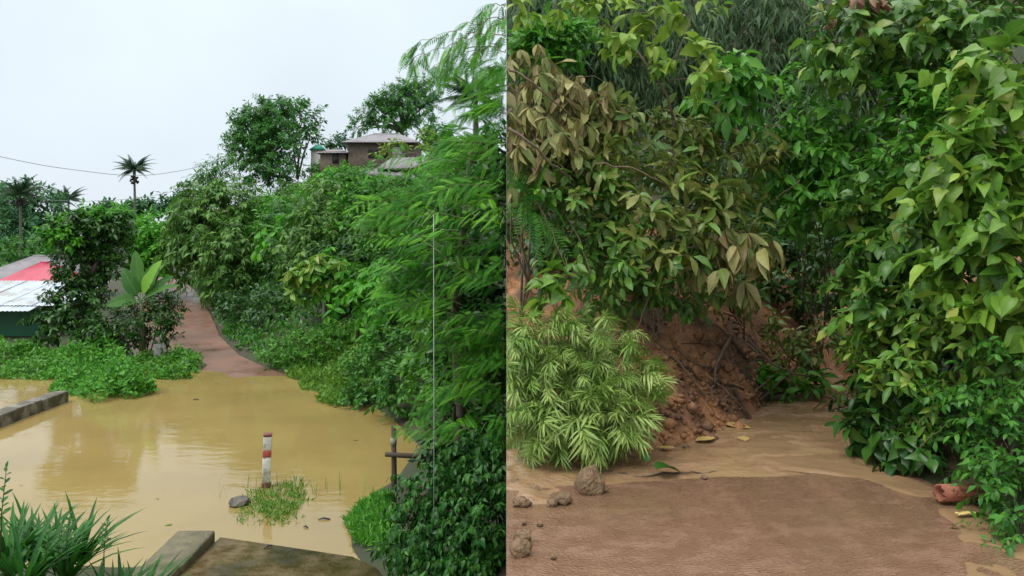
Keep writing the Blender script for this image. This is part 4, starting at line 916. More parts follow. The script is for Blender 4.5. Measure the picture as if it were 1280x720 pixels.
patch('bank_grass', 'short green grass along the bank right of the clay road', 'grass', [(410, 470, 52, 18, .6), (440, 490, 40, 20, .4)], 9000, ['minil', 'mini'], (.1, .24), G['grass'], .6, .3, .6)
yv = rng.uniform(26.5, 54, 9000); sv = rng.random(9000) ** 1.3 * 4.2 + .12 + .5 * vnoise(yv * .9, yv * 0, 77); xv = shore(yv) + sv; zv = HL(xv, yv) + rng.random(9000) * .35 * np.clip(sv, .1, 1)
o = scatter('verge_weeds', ['mini', 'minil'], np.stack([xv, yv, zv], 1), nrm(rng.normal(0, .6, (9000, 3)) + [0, 0, .6]), rng.normal(0, .5, (9000, 3)) + [0, -.3, .8], rng.uniform(.14, .34, 9000), G['mid'])
tag(o, 'low weeds and creepers covering the verge right of the clay road', 'weeds', kind='stuff')
patch('grass_tuft', 'sparse grass tuft growing out of the water around the marker post', 'grass', [(345, 628, 34, 22, .65), (330, 640, 48, 16, .25), (370, 612, 16, 14, .1)], 2600, ['blade', 'minil'], (.05, .14), G['grass'], .9, .03, .8)
patch('grass_tuft', 'bright grass strip at the foot of the vine thicket', 'grass', [(465, 655, 26, 28, .8), (480, 680, 18, 26, .2)], 4200, ['minil', 'blade'], (.07, .17), G['weed'], .8, .10, .6)
patch('reed_stalks', 'thin upright grass stalks in the water near the marker post', 'grass', [(375, 615, 30, 12, .6), (320, 615, 46, 14, .3), (440, 625, 30, 14, .1)], 60, ['blade'], (.2, .38), G['grass'], 3.0, .02, .4)

# strap-leaved plants at the lower left, each clump a plant
for i, (u, v, Y, n) in enumerate([(8, 712, 8.9, 26), (75, 716, 9.2, 26), (128, 716, 9.5, 24), (112, 728, 8.9, 26), (12, 720, 8.6, 26), (48, 722, 8.8, 26), (85, 724, 9.0, 26), (120, 722, 9.2, 26), (152, 728, 9.3, 26), (172, 738, 9.4, 20), (30, 735, 8.2, 24), (105, 738, 8.4, 24), (65, 706, 9.4, 24), (140, 712, 9.7, 22), (20, 708, 9.0, 24), (100, 704, 9.5, 24), (158, 724, 9.7, 20), (40, 690, 9.6, 18)]):
    b = P(u, v, Y); b[2] = min(b[2], hl(b[0], b[1]) + .4)
    th = thing('strap_leaf_plant', 'dark green strap leaved plant in the bed at the lower left corner', 'plant', b, 'strap leaved plants at the lower left')
    a = rng.uniform(0, 6.28, n); el = rng.uniform(.85, 1.45, n); D = np.stack([np.cos(a) * np.cos(el) + .12, np.sin(a) * np.cos(el), np.sin(el)], 1); U = np.stack([-np.cos(a), -np.sin(a), np.full(n, .6)], 1)
    leaf_objects('leaf', ['strap'], b + np.stack([np.cos(a) * .06, np.sin(a) * .06, np.zeros(n)], 1), D, U, rng.uniform(.42, .8, n), G['crinum'], th, b)
for i, (u, v, Y, h, lab) in enumerate([(8, 585, 6.6, .75, 'tall leafy stem at the left edge above the strap leaves'), (78, 655, 8.4, .6, 'small leaved upright stem left among the strap leaves'), (88, 640, 8.5, .65, 'leafy stem with dark tip beside the small leaved stem'), (135, 650, 8.8, .5, 'leafy stem in the middle of the strap leaf bed'), (62, 662, 8.3, .5, 'short leafy stem above the strap leaves near the left edge')]):
    tp = P(u, v, Y); b = tp - [.05, 0, h]; th = thing('stem_plant', lab, 'plant', b)
    line = np.array([[0, 0, 0], [.01, 0, h * .5], [.05, 0, h]]); mb = MB(); mb.tube(line, [.006, .005, .003], 5); mb.build('stem', M['stem'], th, True)
    n = 16; ts_ = np.linspace(.35, 1, n); pos = b + np.stack([np.interp(ts_, [0, .5, 1], line[:, k]) for k in range(3)], 1)
    a = np.arange(n) * 2.4; D = np.stack([np.cos(a), np.sin(a), np.full(n, .8)], 1); D[-1] = (0.1, 0, 1)
    leaf_objects('leaf', ['ovate'], pos, D, np.tile([0, -.4, 1.0], (n, 1)), np.linspace(.10, .06, n), G['crinum'], th, b)

# floating bits and sticks on the landing
for i, (u, v, s, lab) in enumerate([(475, 683, .16, 'dark floating twig nearest the grass strip'), (462, 672, .13, 'short dark stick floating beside the bright grass strip'), (382, 660, .07, 'tiny dark chip floating below the marker post'), (405, 650, .10, 'thin brown stick drifting right of the marker post'), (335, 690, .16, 'forked twig stranded on the wet landing'), (480, 700, .2, 'dark branch piece at the landing edge by the vines'), (245, 500, .08, 'small floating leaf in the open flood water')]):
    Y = CZ / ((v - V0) / F); c = np.array([(u - U0) / F * Y, Y, .012 if i != 4 else .075]); a = i * 1.1; mb = MB()
    d = np.array([math.cos(a), .4 * math.sin(a), 0]) * s; mb.tube([-d, d * .1 + [0, .02, .015], d], [.012, .016, .008], 5)
    if i in (4, 5): mb.tube([d * .1, d * .5 + [0, .1, .02]], [.01, .006], 5)
    o = mb.build('twig', M['wood'], None, True); o.location = tuple(c); tag(o, lab, 'twig')

# ------------------------------------------------------------------ right: hill road plants, from the back to the front
def gr(u, Y):
    x = (u - U0) / F * Y; return np.array([x, Y, hr(x, Y)])
BAM = [(690, 60, 14, 60, 90, 'dusky bamboo clump behind the dried leaves at the top left of the road scene'), (800, 90, 14.5, 70, 120, 'dusky bamboo clump behind the yellow green sapling'), (920, 60, 14, 70, 120, 'tall weeping bamboo clump at the head of the gully'), (1010, 110, 13.4, 60, 130, 'weeping bamboo clump right of the gully'), (950, 230, 12.8, 70, 90, 'low dark bamboo clump deep in the gully'), (720, 20, 12.0, 70, 50, 'dusky bamboo clump hanging at the top edge left of the sapling'), (1110, 60, 13, 70, 100, 'dark bamboo clump behind the right hand bushes')]
for (u, v, Y, ru, rv, lab) in BAM:
    b = gr(u, Y + .6); b[2] = min(b[2], P(u, v + rv, Y)[2] - .3)
    th = plant('bamboo_clump', lab, 'bamboo', b, [(u, v, Y, ru, rv, 300), (u - ru * .5, v + rv * .5, Y - .3, ru * .6, rv * .5, 110), (u + ru * .5, v - rv * .4, Y + .2, ru * .6, rv * .5, 110)], ['lance', 'minil'], (.16, .3), G['bamboo'], nl=10, SL=.8, up=.1, out=.5, droop=.9, ldroop=1.0, bias=(0, -.4, 0), limb=.02, twig=.005, side=1)
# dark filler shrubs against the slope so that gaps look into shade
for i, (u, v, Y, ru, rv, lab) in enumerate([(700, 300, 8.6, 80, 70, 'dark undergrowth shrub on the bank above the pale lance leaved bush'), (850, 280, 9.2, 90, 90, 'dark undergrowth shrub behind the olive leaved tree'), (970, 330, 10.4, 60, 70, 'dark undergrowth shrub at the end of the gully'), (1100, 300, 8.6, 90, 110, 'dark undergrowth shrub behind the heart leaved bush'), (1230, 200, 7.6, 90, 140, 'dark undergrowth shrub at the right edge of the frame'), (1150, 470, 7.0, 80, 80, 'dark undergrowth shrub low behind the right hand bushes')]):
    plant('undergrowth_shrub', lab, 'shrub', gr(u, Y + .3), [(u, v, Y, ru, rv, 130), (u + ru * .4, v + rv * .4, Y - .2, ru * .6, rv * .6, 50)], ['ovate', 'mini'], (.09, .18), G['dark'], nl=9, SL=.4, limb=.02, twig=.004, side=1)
plant('feathery_shrub', 'bright green feathery shrub at the top left of the road scene', 'shrub', gr(690, 10.5), [(690, 55, 10.4, 26, 14, 60), (712, 48, 10.4, 14, 12, 26), (668, 75, 10.4, 18, 20, 40)], ['compound', 'mini'], (.1, .2), G['fresh'], nl=8, SL=.3, up=.6, limb=.02, twig=.004, side=1)
plant('fan_fern', 'arching fern with long leaflets at the left edge of the bank', 'fern', gr(650, 6.9), [(655, 250, 6.8, 10, 10, 3), (672, 262, 6.7, 10, 8, 3)], ['fern'], (.35, .5), G['mid'], nl=4, SL=.08, up=.5, bias=(.4, -.3, 0), limb=0, twig=0, side=1, nobj=24, part='frond')
# dried wilted crown, upper left
plant('wilted_tree', 'wilted tree crown with dry tan drooping leaves at the upper left of the bank', 'tree', gr(650, 7.4),
      [(660, 95, 7.2, 34, 34, 34), (655, 140, 7.0, 30, 30, 32), (700, 115, 7.2, 36, 26, 32), (735, 128, 7.2, 20, 14, 14), (680, 165, 6.9, 40, 26, 30), (648, 185, 6.9, 18, 20, 14)], ['oblongb', 'oblong'], (.11, .22), G['dry'], nl=8, SL=.25, up=.1, droop=.6, ldroop=.7, bias=(.35, -.2, -.2), arr='whorl', fw=.55, limb=.014, twig=.006, side=1, nobj=300, barkm='twig', twigm='twig')
# olive tree leaning from the bank
b = gr(800, 7.9)
plant('olive_leaved_tree', 'leaning tree with whorls of large olive leaves above the earth bank', 'tree', b,
      [(760, 170, 7.4, 50, 28, 22), (830, 190, 7.3, 50, 34, 26), (885, 215, 7.3, 40, 36, 22), (720, 215, 7.2, 50, 34, 22), (790, 245, 7.0, 56, 36, 26), (860, 275, 7.0, 44, 30, 20), (905, 290, 7.4, 36, 28, 18), (800, 300, 6.9, 50, 30, 16), (930, 200, 7.6, 24, 26, 10)],
      ['oblong', 'ovateb', 'oblongb'], (.09, .2), G['olive'], nl=10, SL=.34, up=.5, droop=.2, ldroop=.2, bias=(.15, -.45, 0), arr='alt', fw=.5, limb=.016, twig=.006, side=1, nobj=300, barkm='twig', twigm='twig')
plant('tree_sprout', 'small drooping cluster of dull tan leaves hanging over the gully', 'tree', gr(930, 8.2), [(925, 300, 6.9, 24, 18, 8), (940, 325, 7.4, 18, 14, 6), (890, 320, 6.8, 14, 18, 5)], ['oblongb', 'ovateb'], (.16, .26), G['dry'], nl=8, SL=.2, up=.0, droop=.5, ldroop=.9, arr='whorl', fw=.3, limb=.008, twig=.005, side=1, nobj=150, barkm='twig', twigm='twig')
plant('green_shrub', 'glossy green shrub mixed under the olive leaves on the bank', 'shrub', gr(760, 7.7), [(720, 255, 6.9, 50, 34, 44), (780, 325, 6.9, 44, 28, 40), (870, 322, 7.4, 40, 28, 36), (740, 320, 6.8, 40, 34, 36), (830, 362, 7.4, 50, 18, 34), (900, 372, 8.0, 40, 16, 26), (780, 372, 7.1, 26, 16, 18), (690, 220, 7.0, 30, 26, 22)], ['ovateb', 'ovate', 'oblong'], (.06, .14), G['heart'], nl=10, SL=.3, up=.4, ldroop=.55, bias=(0, -.35, 0), limb=.01, twig=.004, side=1, nobj=300)
plant('green_sprout', 'broad bright green sprout on the red earth at the left edge', 'plant', gr(695, 6.6), [(697, 360, 6.25, 12, 14, 7), (690, 378, 6.2, 10, 8, 4)], ['heart', 'heartb'], (.1, .17), G['broad'], nl=4, SL=.12, up=.7, limb=.006, twig=.004, side=1, nobj=60)
# yellow-green sapling above
b = gr(845, 8.6); sap = plant('yellow_green_sapling', 'sapling with forked stem and yellow green leaves rising above the olive tree', 'sapling', b,
      [(800, 55, 6.9, 12, 16, 5), (782, 35, 7.0, 14, 22, 7), (868, 15, 6.9, 10, 18, 6), (862, 72, 6.8, 10, 10, 4), (880, 88, 6.8, 10, 12, 5), (735, 15, 7.1, 16, 12, 6), (815, 12, 7, 10, 10, 4), (797, 82, 6.9, 8, 8, 3), (700, 8, 7.2, 12, 8, 3), (645, 15, 7.0, 8, 14, 4)],
      ['ovate', 'ovateb', 'heart'], (.09, .165), G['yellow'], nl=8, SL=.24, up=.3, ldroop=.55, bias=(0, -.3, 0), limb=.0, twig=.004, side=1, nobj=300, twigm='twig')
for pts, r0 in (([(842, 150, 7.0), (834, 120, 6.95), (815, 90, 6.9), (795, 62, 6.9)], .014), ([(815, 90, 6.9), (816, 50, 6.9), (818, 0, 6.95)], .008), ([(818, 92, 6.9), (845, 70, 6.9), (858, 40, 6.9), (868, 8, 6.9)], .008), ([(826, 102, 6.9), (860, 98, 6.9), (880, 92, 6.85)], .005), ([(842, 150, 7.0), (848, 200, 7.4), (850, 300, 8.1)], .018), ([(795, 62, 6.9), (770, 40, 7), (735, 10, 7.1)], .007)):
    p = np.array([P(*q) for q in pts]); mb = MB(); mb.tube(p - b, np.linspace(r0, r0 * .6, len(p)), 6); mb.build('branch', M['twig'], sap, True)
plant('green_sapling', 'upright sapling with glossy pointed leaves in front of the bamboo', 'sapling', gr(915, 8.6), [(915, 105, 7.4, 22, 18, 14), (905, 130, 7.4, 20, 14, 10), (935, 110, 7.4, 12, 18, 8)], ['ovateb', 'oblong'], (.13, .22), G['fresh'], nl=7, SL=.25, up=.4, ldroop=.6, bias=(0, -.3, 0), limb=.008, twig=.004, side=1, nobj=150)
# bushes right of the gully
plant('gully_bush', 'bright green bush with slim pointed leaves right of the gully', 'shrub', gr(1020, 8.8), [(1020, 170, 7.6, 44, 34, 50), (990, 220, 7.7, 36, 30, 36), (1060, 210, 7.4, 40, 40, 46), (1040, 250, 7.4, 40, 20, 26), (1000, 120, 7.8, 14, 14, 9), (975, 255, 7.7, 26, 16, 16)], ['ovateb', 'oblong', 'ovate'], (.06, .16), G['fresh'], nl=11, SL=.32, up=.4, ldroop=.4, bias=(-.2, -.35, 0), limb=.01, twig=.004, side=1, nobj=300)
plant('broad_leaved_tree', 'tree with dull broad leaves across the top right corner', 'tree', gr(1180, 8.4), [(1080, 40, 7.2, 50, 34, 30), (1150, 40, 7.0, 50, 40, 36), (1230, 40, 6.6, 50, 46, 38), (1110, 100, 7.2, 40, 30, 22), (1180, 100, 6.9, 40, 30, 22), (1060, 70, 7.3, 30, 24, 14)], ['heart', 'heartb', 'ovate'], (.07, .17), G['heart'], nl=9, SL=.4, up=.2, ldroop=.45, bias=(-.2, -.4, 0), limb=.02, twig=.005, side=1, nobj=300)
plant('brown_spray', 'withered red brown spray among the dull broad leaves at the top', 'spray', P(1085, 20, 7.2), [(1080, 6, 6.9, 12, 8, 4), (1100, 20, 6.9, 10, 8, 3), (1020, 40, 7.6, 5, 30, 4)], ['ovateb'], (.08, .14), G['brownleaf'], nl=6, SL=.15, ldroop=.8, limb=.005, twig=.003, side=1, nobj=60)
plant('small_leaved_bush', 'fresh green small leaved bush in the middle of the right hand bushes', 'shrub', gr(1190, 7.2), [(1180, 160, 6.5, 34, 30, 44), (1150, 200, 6.5, 30, 26, 36), (1195, 120, 6.6, 24, 26, 26), (1140, 150, 6.8, 24, 30, 24)], ['ovate', 'compound'], (.07, .12), G['fresh'], nl=10, SL=.3, up=.6, limb=.012, twig=.004, side=1, nobj=200)
plant('heart_leaved_bush', 'bush with large heart shaped leaves overhanging the run-off channel', 'shrub', gr(1150, 7.3), [(1105, 270, 6.7, 34, 34, 30), (1140, 260, 6.4, 40, 40, 36), (1118, 335, 6.5, 34, 30, 30), (1170, 320, 6.2, 50, 40, 40), (1100, 300, 6.8, 20, 24, 12), (1120, 380, 6.3, 50, 30, 34), (1105, 395, 6.7, 22, 24, 14)], ['heart', 'heartb', 'ovate'], (.05, .16), G['heart'], nl=11, SL=.34, up=.25, ldroop=.4, bias=(-.35, -.4, 0), limb=.012, twig=.004, side=1, nobj=300)
plant('yellow_broad_bush', 'bush with big yellow green leaves at the right edge of the frame', 'shrub', gr(1260, 6.2), [(1245, 160, 5.6, 36, 34, 26), (1200, 240, 5.7, 40, 24, 22), (1250, 230, 5.5, 36, 34, 24), (1260, 310, 5.3, 34, 40, 26), (1230, 340, 5.4, 30, 26, 16), (1280, 390, 5.1, 26, 30, 14), (1240, 90, 5.8, 30, 20, 10)], ['heart', 'ovate', 'heartb'], (.06, .2), G['broad'], nl=9, SL=.32, up=.3, ldroop=.35, bias=(-.35, -.35, 0), limb=.012, twig=.005, side=1, nobj=300)
plant('green_shrub', 'dense green shrub above the channel with pointed leaves in bunches', 'shrub', gr(1110, 7.0), [(1112, 420, 6.4, 30, 28, 34), (1130, 440, 6.1, 40, 30, 36), (1180, 400, 5.9, 44, 34, 40), (1105, 455, 6.5, 18, 24, 14), (1160, 480, 5.8, 36, 24, 24), (1220, 430, 5.5, 40, 40, 36)], ['ovateb', 'oblong', 'ovate'], (.045, .13), G['broad'], nl=11, SL=.28, up=.35, ldroop=.35, bias=(-.35, -.35, 0), limb=.01, twig=.004, side=1, nobj=300)
plant('low_shrub', 'small leaved low shrub at the lower right corner by the water', 'shrub', gr(1255, 5.5), [(1225, 500, 5.3, 44, 40, 60), (1260, 560, 4.9, 34, 40, 50), (1190, 520, 5.6, 34, 30, 36), (1270, 620, 4.6, 22, 40, 36), (1275, 460, 5.0, 24, 40, 30), (1275, 670, 4.4, 14, 20, 12)], ['ovate', 'mini'], (.04, .085), G['mid'], nl=10, SL=.22, up=.3, droop=.4, ldroop=.5, bias=(-.3, -.3, 0), limb=.008, twig=.003, side=1, nobj=200)
plant('broad_seedling', 'dark broad leaves hanging low over the channel bank', 'plant', gr(1100, 6.5), [(1100, 550, 6.0, 22, 24, 12), (1130, 540, 5.8, 34, 30, 20), (1120, 500, 6.2, 28, 26, 16), (1150, 575, 5.6, 24, 16, 10), (1105, 490, 6.4, 16, 28, 10)], ['heart', 'heartb'], (.06, .15), G['dark'], nl=5, SL=.2, up=.1, ldroop=.8, bias=(-.3, -.35, 0), limb=.008, twig=.004, side=1, nobj=300)
# pale lance-leaved bush in front, left
plant('lance_leaved_bush', 'bushy shrub with pale slender leaves in tufts beside the muddy road', 'shrub', gr(720, 6.35),
      [(676, 432, 6.18, 44, 32, 44), (736, 424, 6.28, 44, 25, 40), (696, 479, 6.03, 50, 32, 50), (754, 479, 6.13, 40, 32, 44), (646, 494, 5.98, 26, 35, 28), (726, 514, 5.93, 54, 17, 36), (784, 463, 6.28, 22, 22, 18), (786, 502, 6.08, 18, 16, 12), (656, 518, 5.88, 28, 14, 16), (696, 526, 5.83, 60, 11, 26), (636, 440, 6.08, 20, 32, 24), (696, 416, 6.23, 60, 12, 30), (758, 526, 5.88, 28, 8, 14), (686, 463, 6.43, 60, 56, 60), (746, 463, 6.48, 46, 48, 46)],
      ['rosette', 'rosetteb', 'rosettec', 'rosetted'], (.15, .33), G['lance'], nl=1, SL=.12, up=.15, out=.6, bias=(.05, -.55, 0), droop=.2, ldroop=.35, fw=1.5, limb=.008, twig=.004, side=1, nobj=300, part='leaf_tuft', barkm='twig', twigm='twig')
# fallen sprig with glossy leaves at the channel
plant('fallen_sprig', 'fallen leafy sprig with glossy leaves lying at the channel edge', 'sprig', P(960, 492, 8.0), [(935, 482, 7.9, 22, 8, 16), (965, 480, 8.0, 22, 8, 14), (990, 488, 8.0, 16, 6, 9), (1010, 478, 8.1, 12, 6, 6)], ['ovateb', 'oblong'], (.1, .17), G['fresh'], nl=6, SL=.15, up=.5, ldroop=.3, limb=.008, twig=.004, side=1, nobj=200, barkm='twig', straight=True)

# sticks, roots and branches on the bank
def stick(name, pts, r0, r1, label, mat='twig', cat='branch'):
    p = np.array([P(*q) for q in pts]); k = (len(p) - 1) * 4 + 1; tt = np.linspace(0, len(p) - 1, k); q = np.stack([np.interp(tt, np.arange(len(p)), p[:, i]) for i in range(3)], 1)
    q[1:-1] = (q[:-2] + 2 * q[1:-1] + q[2:]) / 4; q[1:-1] += rng.normal(0, .006, (k - 2, 3)); q[:, 0] = np.maximum(q[:, 0], .004 + r0); q[:, 2] = np.maximum(q[:, 2], HR(q[:, 0], q[:, 1]) + r0 * .6)
    mb = MB(); mb.tube(q - q[0], np.linspace(r0, r1, k), 7); o = mb.build(name, M[mat], None, True); o.location = tuple(q[0]); return tag(o, label, cat)
stick('fallen_branch', [(820, 435, 7.2), (850, 445, 7.3), (885, 462, 7.4), (915, 425, 7.9)], .016, .008, 'thin crooked branch lying across the orange earth')
stick('fallen_branch', [(915, 420, 7.6), (895, 455, 7.4), (892, 500, 7.25), (885, 530, 7.0)], .02, .008, 'upright forked root standing on the orange earth')
stick('fallen_log', [(925, 512, 7.7), (950, 502, 7.75), (985, 492, 7.9)], .035, .022, 'short dark log lying at the edge of the run-off channel', 'wood', 'log')
stick('fallen_branch', [(830, 480, 7.0), (870, 495, 7.2), (930, 503, 7.5)], .018, .012, 'dark root running along the foot of the orange earth', 'wood')
stick('fallen_branch', [(965, 415, 8.6), (985, 445, 8.6), (1010, 460, 8.7), (1040, 462, 8.9)], .012, .006, 'long thin branch leaning over the gully end')
stick('fallen_branch', [(1000, 440, 8.7), (1015, 455, 8.7), (1000, 478, 8.5)], .014, .009, 'bent reddish branch at the gully end', 'brick')
stick('fallen_branch', [(995, 430, 8.6), (985, 460, 8.4), (970, 485, 8.2)], .008, .005, 'pale straight stick leaning behind the fallen sprig')
stick('fallen_branch', [(1025, 520, 7.4), (1040, 512, 7.4), (1056, 508, 7.4)], .014, .006, 'short dark stick caught in the channel', 'wood')
stick('fallen_branch', [(633, 160, 6.3), (665, 180, 6.3), (690, 205, 6.4), (712, 222, 6.6)], .014, .008, 'bare brown branch crossing the dry leaves at the left edge')
stick('fallen_branch', [(633, 85, 6.6), (660, 98, 6.6), (690, 125, 6.7), (720, 150, 6.9)], .011, .006, 'thin arching branch above the bare brown branch')
stick('fallen_branch', [(920, 370, 7.6), (930, 390, 7.5), (942, 408, 7.5)], .014, .01, 'pale broken stem hanging at the top of the orange earth', 'twig')
stick('mud_crack_root', [(740, 588, 5.6), (760, 590, 5.62), (800, 596, 5.55), (840, 590, 5.62), (880, 592, 5.6), (940, 585, 5.72)], .008, .005, 'thin dark root half buried along the muddy road edge', 'wood', 'root')
stick('twig', [(1032, 697, 4.17), (1045, 689, 4.24)], .005, .003, 'tiny dark twig lying on the wet concrete road', 'wood', 'twig')
stick('twig', [(1012, 520, 7.3), (1017, 545, 6.7)], .006, .004, 'thin twig sticking out of the brown run-off', 'wood', 'twig')
rs = np.random.default_rng(77)
for i in range(16):
    x = rs.uniform(1.3, 3.0); y = rs.uniform(6.5, 8.6); y = max(y, float(np.interp(x, [1.2, 1.5, 2.0, 2.6, 3.4], [6.2, 6.4, 6.95, 7.8, 9.2])) + rs.uniform(.0, .9)); a_ = rs.uniform(0, 6.28); ln = rs.uniform(.15, .5)
    pts = []
    for t_ in (-.5, 0, .5):
        xx, yy_ = x + math.cos(a_) * ln * t_, y + math.sin(a_) * ln * t_; pts.append((xx, yy_, hr(xx, yy_) + .02 + .05 * rs.random()))
    r0 = rs.uniform(.005, .013); mb = MB(); q = np.array(pts); mb.tube(q - q[1], [r0, r0 * .9, r0 * .5], 6); o = mb.build('slide_twig', M['twig' if i % 3 else 'wood'], None, True); o.location = tuple(q[1]); tag(o, 'loose broken twig strewn over the orange earth slide', 'twig', 'twigs strewn over the earth slide')
bmc = MB(); ico = [(0, 0, 1), (.89, 0, .45), (.28, .85, .45), (-.72, .53, .45), (-.72, -.53, .45), (.28, -.85, .45), (0, 0, -1)]; icf = [[0, 1, 2], [0, 2, 3], [0, 3, 4], [0, 4, 5], [0, 5, 1], [6, 2, 1], [6, 3, 2], [6, 4, 3], [6, 5, 4], [6, 1, 5]]
nc = 1500; cx = rs.uniform(.02, 3.2, nc); cy = np.interp(cx, [0, 1.2, 1.5, 2.0, 2.6, 3.4], [6.3, 6.2, 6.4, 6.95, 7.8, 9.2]) + np.abs(rs.normal(0, .55, nc)) - .12; cz = HR(cx, cy)
for k in range(nc):
    s_ = rs.uniform(.008, .035) * (1 + 1.2 * (rs.random() < .08)); bmc.add(np.array(ico) * s_ * rs.uniform(.6, 1.3, 3) * (1 + rs.normal(0, .18, (7, 1))) + [max(cx[k], .05), cy[k], cz[k] + s_ * .3], icf)
tag(bmc.build('soil_crumbs', M['earth']), 'crumbled orange soil scattered over the earth slide', 'soil', kind='stuff')
# hanging roots over the bank
for i, (u, v, ln) in enumerate([(815, 400, 36), (822, 398, 28), (850, 402, 24), (806, 404, 40)]):
    stick('hanging_root', [(u, v - 14, 6.95), (u + 2, v + ln * .5, 6.95), (u - 5 + 2 * i, v + ln, 6.9)], .005, .003, ['pale hanging root left of centre on the bank', 'second hanging root beside the pale one', 'short root hanging over orange earth', 'longest root hanging beside the lance leaved bush'][i], 'twig', 'root')

# clods and stones on the mud
CL = [(735, 606, .20, .2, 'large mud clod at the edge of the concrete road'), (703, 624, .12, .09, 'flat mud clod left of the large clod'), (690, 630, .07, .06, 'small mud clod beside the flat clod'), (652, 628, .10, .07, 'dark mud lump near the left edge of the road'), (668, 612, .09, .05, 'low mud lump between the bush and the clods'), (655, 674, .09, .09, 'rough mud lump at the lower left of the road'), (640, 688, .12, .12, 'yellowish mud lump on the left edge of the road'), (675, 657, .035, .03, 'tiny mud crumb on the concrete left'), (655, 655, .03, .03, 'tiny mud crumb beside the left edge'), (755, 612, .06, .05, 'small crumb against the large mud clod'), (645, 603, .08, .05, 'mud crumb under the lance leaved bush'), (692, 698, .03, .025, 'dark speck of mud on the concrete'), (880, 597, .05, .03, 'reddish pebble in the mud line'), (858, 560, .06, .04, 'pebble under the bank edge')]
for i, (u, v, w_, h_, lab) in enumerate(CL):
    Y = 1.69 / ((v + w_ * 40 - V0) / F); x = max((u - U0) / F * Y, w_ * .62); rocky('mud_clod', (x, Y, ZR + .02 + h_ * .12), (w_, w_ * .85, h_), M['clod'], i + 2, lab, 'clod', amp=1.1)
for i, (u, v, w_) in enumerate([(845, 520, .12), (872, 512, .10), (905, 490, .09), (866, 480, .12), (925, 470, .10), (882, 530, .08)]):
    Y = 7.2 + .1 * i - (.3 if v > 500 else 0); x = (u - U0) / F * Y
    rocky('earth_clod', (x, Y, hr(x, Y) + .01), (w_, w_, w_ * .7), M['earth'], 30 + i, ['loose earth lump at the foot of the bank', 'earth lump beside the dark root', 'earth lump under the forked root', 'earth lump on the left of the slide', 'earth lump below the thin branch', 'small earth lump touching the run-off'][i], 'clod', amp=1.4, sub=2)
# broken clay pipe, wrapper, leaves on the mud
b = P(1198, 632, 4.98); t = thing('clay_pipe_piece', 'broken red clay pipe piece lying under the low shrub', 'pipe', (b[0], b[1], ZR + .075))
ring = [(math.cos(a), math.sin(a)) for a in np.linspace(0, 6.283, 18)[:-1]]; V = []; Fc = []; n = 17
for x in (-.13, .13):
    for rr in (.055, .04): V += [(x + .012 * math.sin(3 * i), c * rr, s * rr) for i, (c, s) in enumerate(ring)]
for i in range(n):
    j = (i + 1) % n; Fc += [[i, j, 2 * n + j, 2 * n + i], [n + j, n + i, 3 * n + i, 3 * n + j], [i, n + i, n + j, j], [2 * n + j, 3 * n + j, 3 * n + i, 2 * n + i]]
o = MB().add(V, Fc).build('pipe_shell', M['brick'], t, True); o.rotation_euler = (0, .04, .12)
def sheet(name, label, u, v, w_, d_, mat, cat, seed, z=.03, rz=0, Yk=None):
    Y = 1.69 / ((v - V0) / F); x = (u - U0) / F * Y; n = 9; V = []; Fc = []
    for j in range(n):
        for i in range(n):
            a, b_ = i / (n - 1) - .5, j / (n - 1) - .5; k = 1 - .35 * (a * a + b_ * b_) * 4 * float(vnoise(i * .7, j * .7, seed))
            V.append((a * w_ * k, b_ * d_ * k, .05 * w_ + .16 * min(w_, .3) * float(fbm(a * 4 + seed, b_ * 4, 3, seed))))
    for j in range(n - 1):
        for i in range(n - 1): q = j * n + i; Fc.append([q, q + 1, q + n + 1, q + n])
    o = MB().add(V, Fc).build(name, mat, None, True); o.location = (x, Y, ZR + z); o.rotation_euler = (0, 0, rz); s_ = o.modifiers.new('thick', 'SOLIDIFY'); s_.thickness = .002
    return tag(o, label, cat)
sheet('wrapper', 'crumpled yellow wrapper in front of the clay pipe piece', 1208, 648, .16, .05, M['yellowfilm'], 'wrapper', 3, .035, .1)
for i, (u, v, w_, d_, lab) in enumerate([(845, 560, .12, .1, 'squarish fallen yellow leaf on the mud nearest the lance leaved bush'), (893, 546, .16, .1, 'long fallen yellow leaf floating on the mud'), (928, 545, .12, .08, 'pale fallen leaf right of the long yellow leaf'), (905, 528, .2, .1, 'fallen ochre leaf under the log')]):
    v_, f_, u_ = T['ovate']; Y = 1.65 / ((v - V0) / F); x = (u - U0) / F * Y
    m = mesh_np('fallen_leaf', v_ * [w_ * 1.6, w_ * 1.3, .15 * w_], [a for q in f_ for a in q], [len(q) for q in f_], M['soap'], u_, None, True)
    o = bpy.data.objects.new('fallen_leaf', m); link(o); o.location = (x, Y, ZR + .052); o.rotation_euler = (0, .03, 1.2 + i * .9); tag(o, lab, 'leaf')
for i, (u, v, s, rz, lab, tilt) in enumerate([(822, 590, .19, -1.1, 'curled dark green leaf lying on the muddy road edge', .2), (808, 580, .1, .3, 'small dark leaf standing upright in the mud', 1.1)]):
    Y = 1.66 / ((v - V0) / F); x = (u - U0) / F * Y; v_, f_, u_ = T['heartb']
    m = mesh_np('fallen_leaf', v_ * s, [a for q in f_ for a in q], [len(q) for q in f_], G['dark'], u_, np.full(len(v_), .3), True); o = bpy.data.objects.new('fallen_leaf', m); link(o); o.location = (x, Y, ZR + .06); o.rotation_euler = (tilt, 0, rz); tag(o, lab, 'leaf')

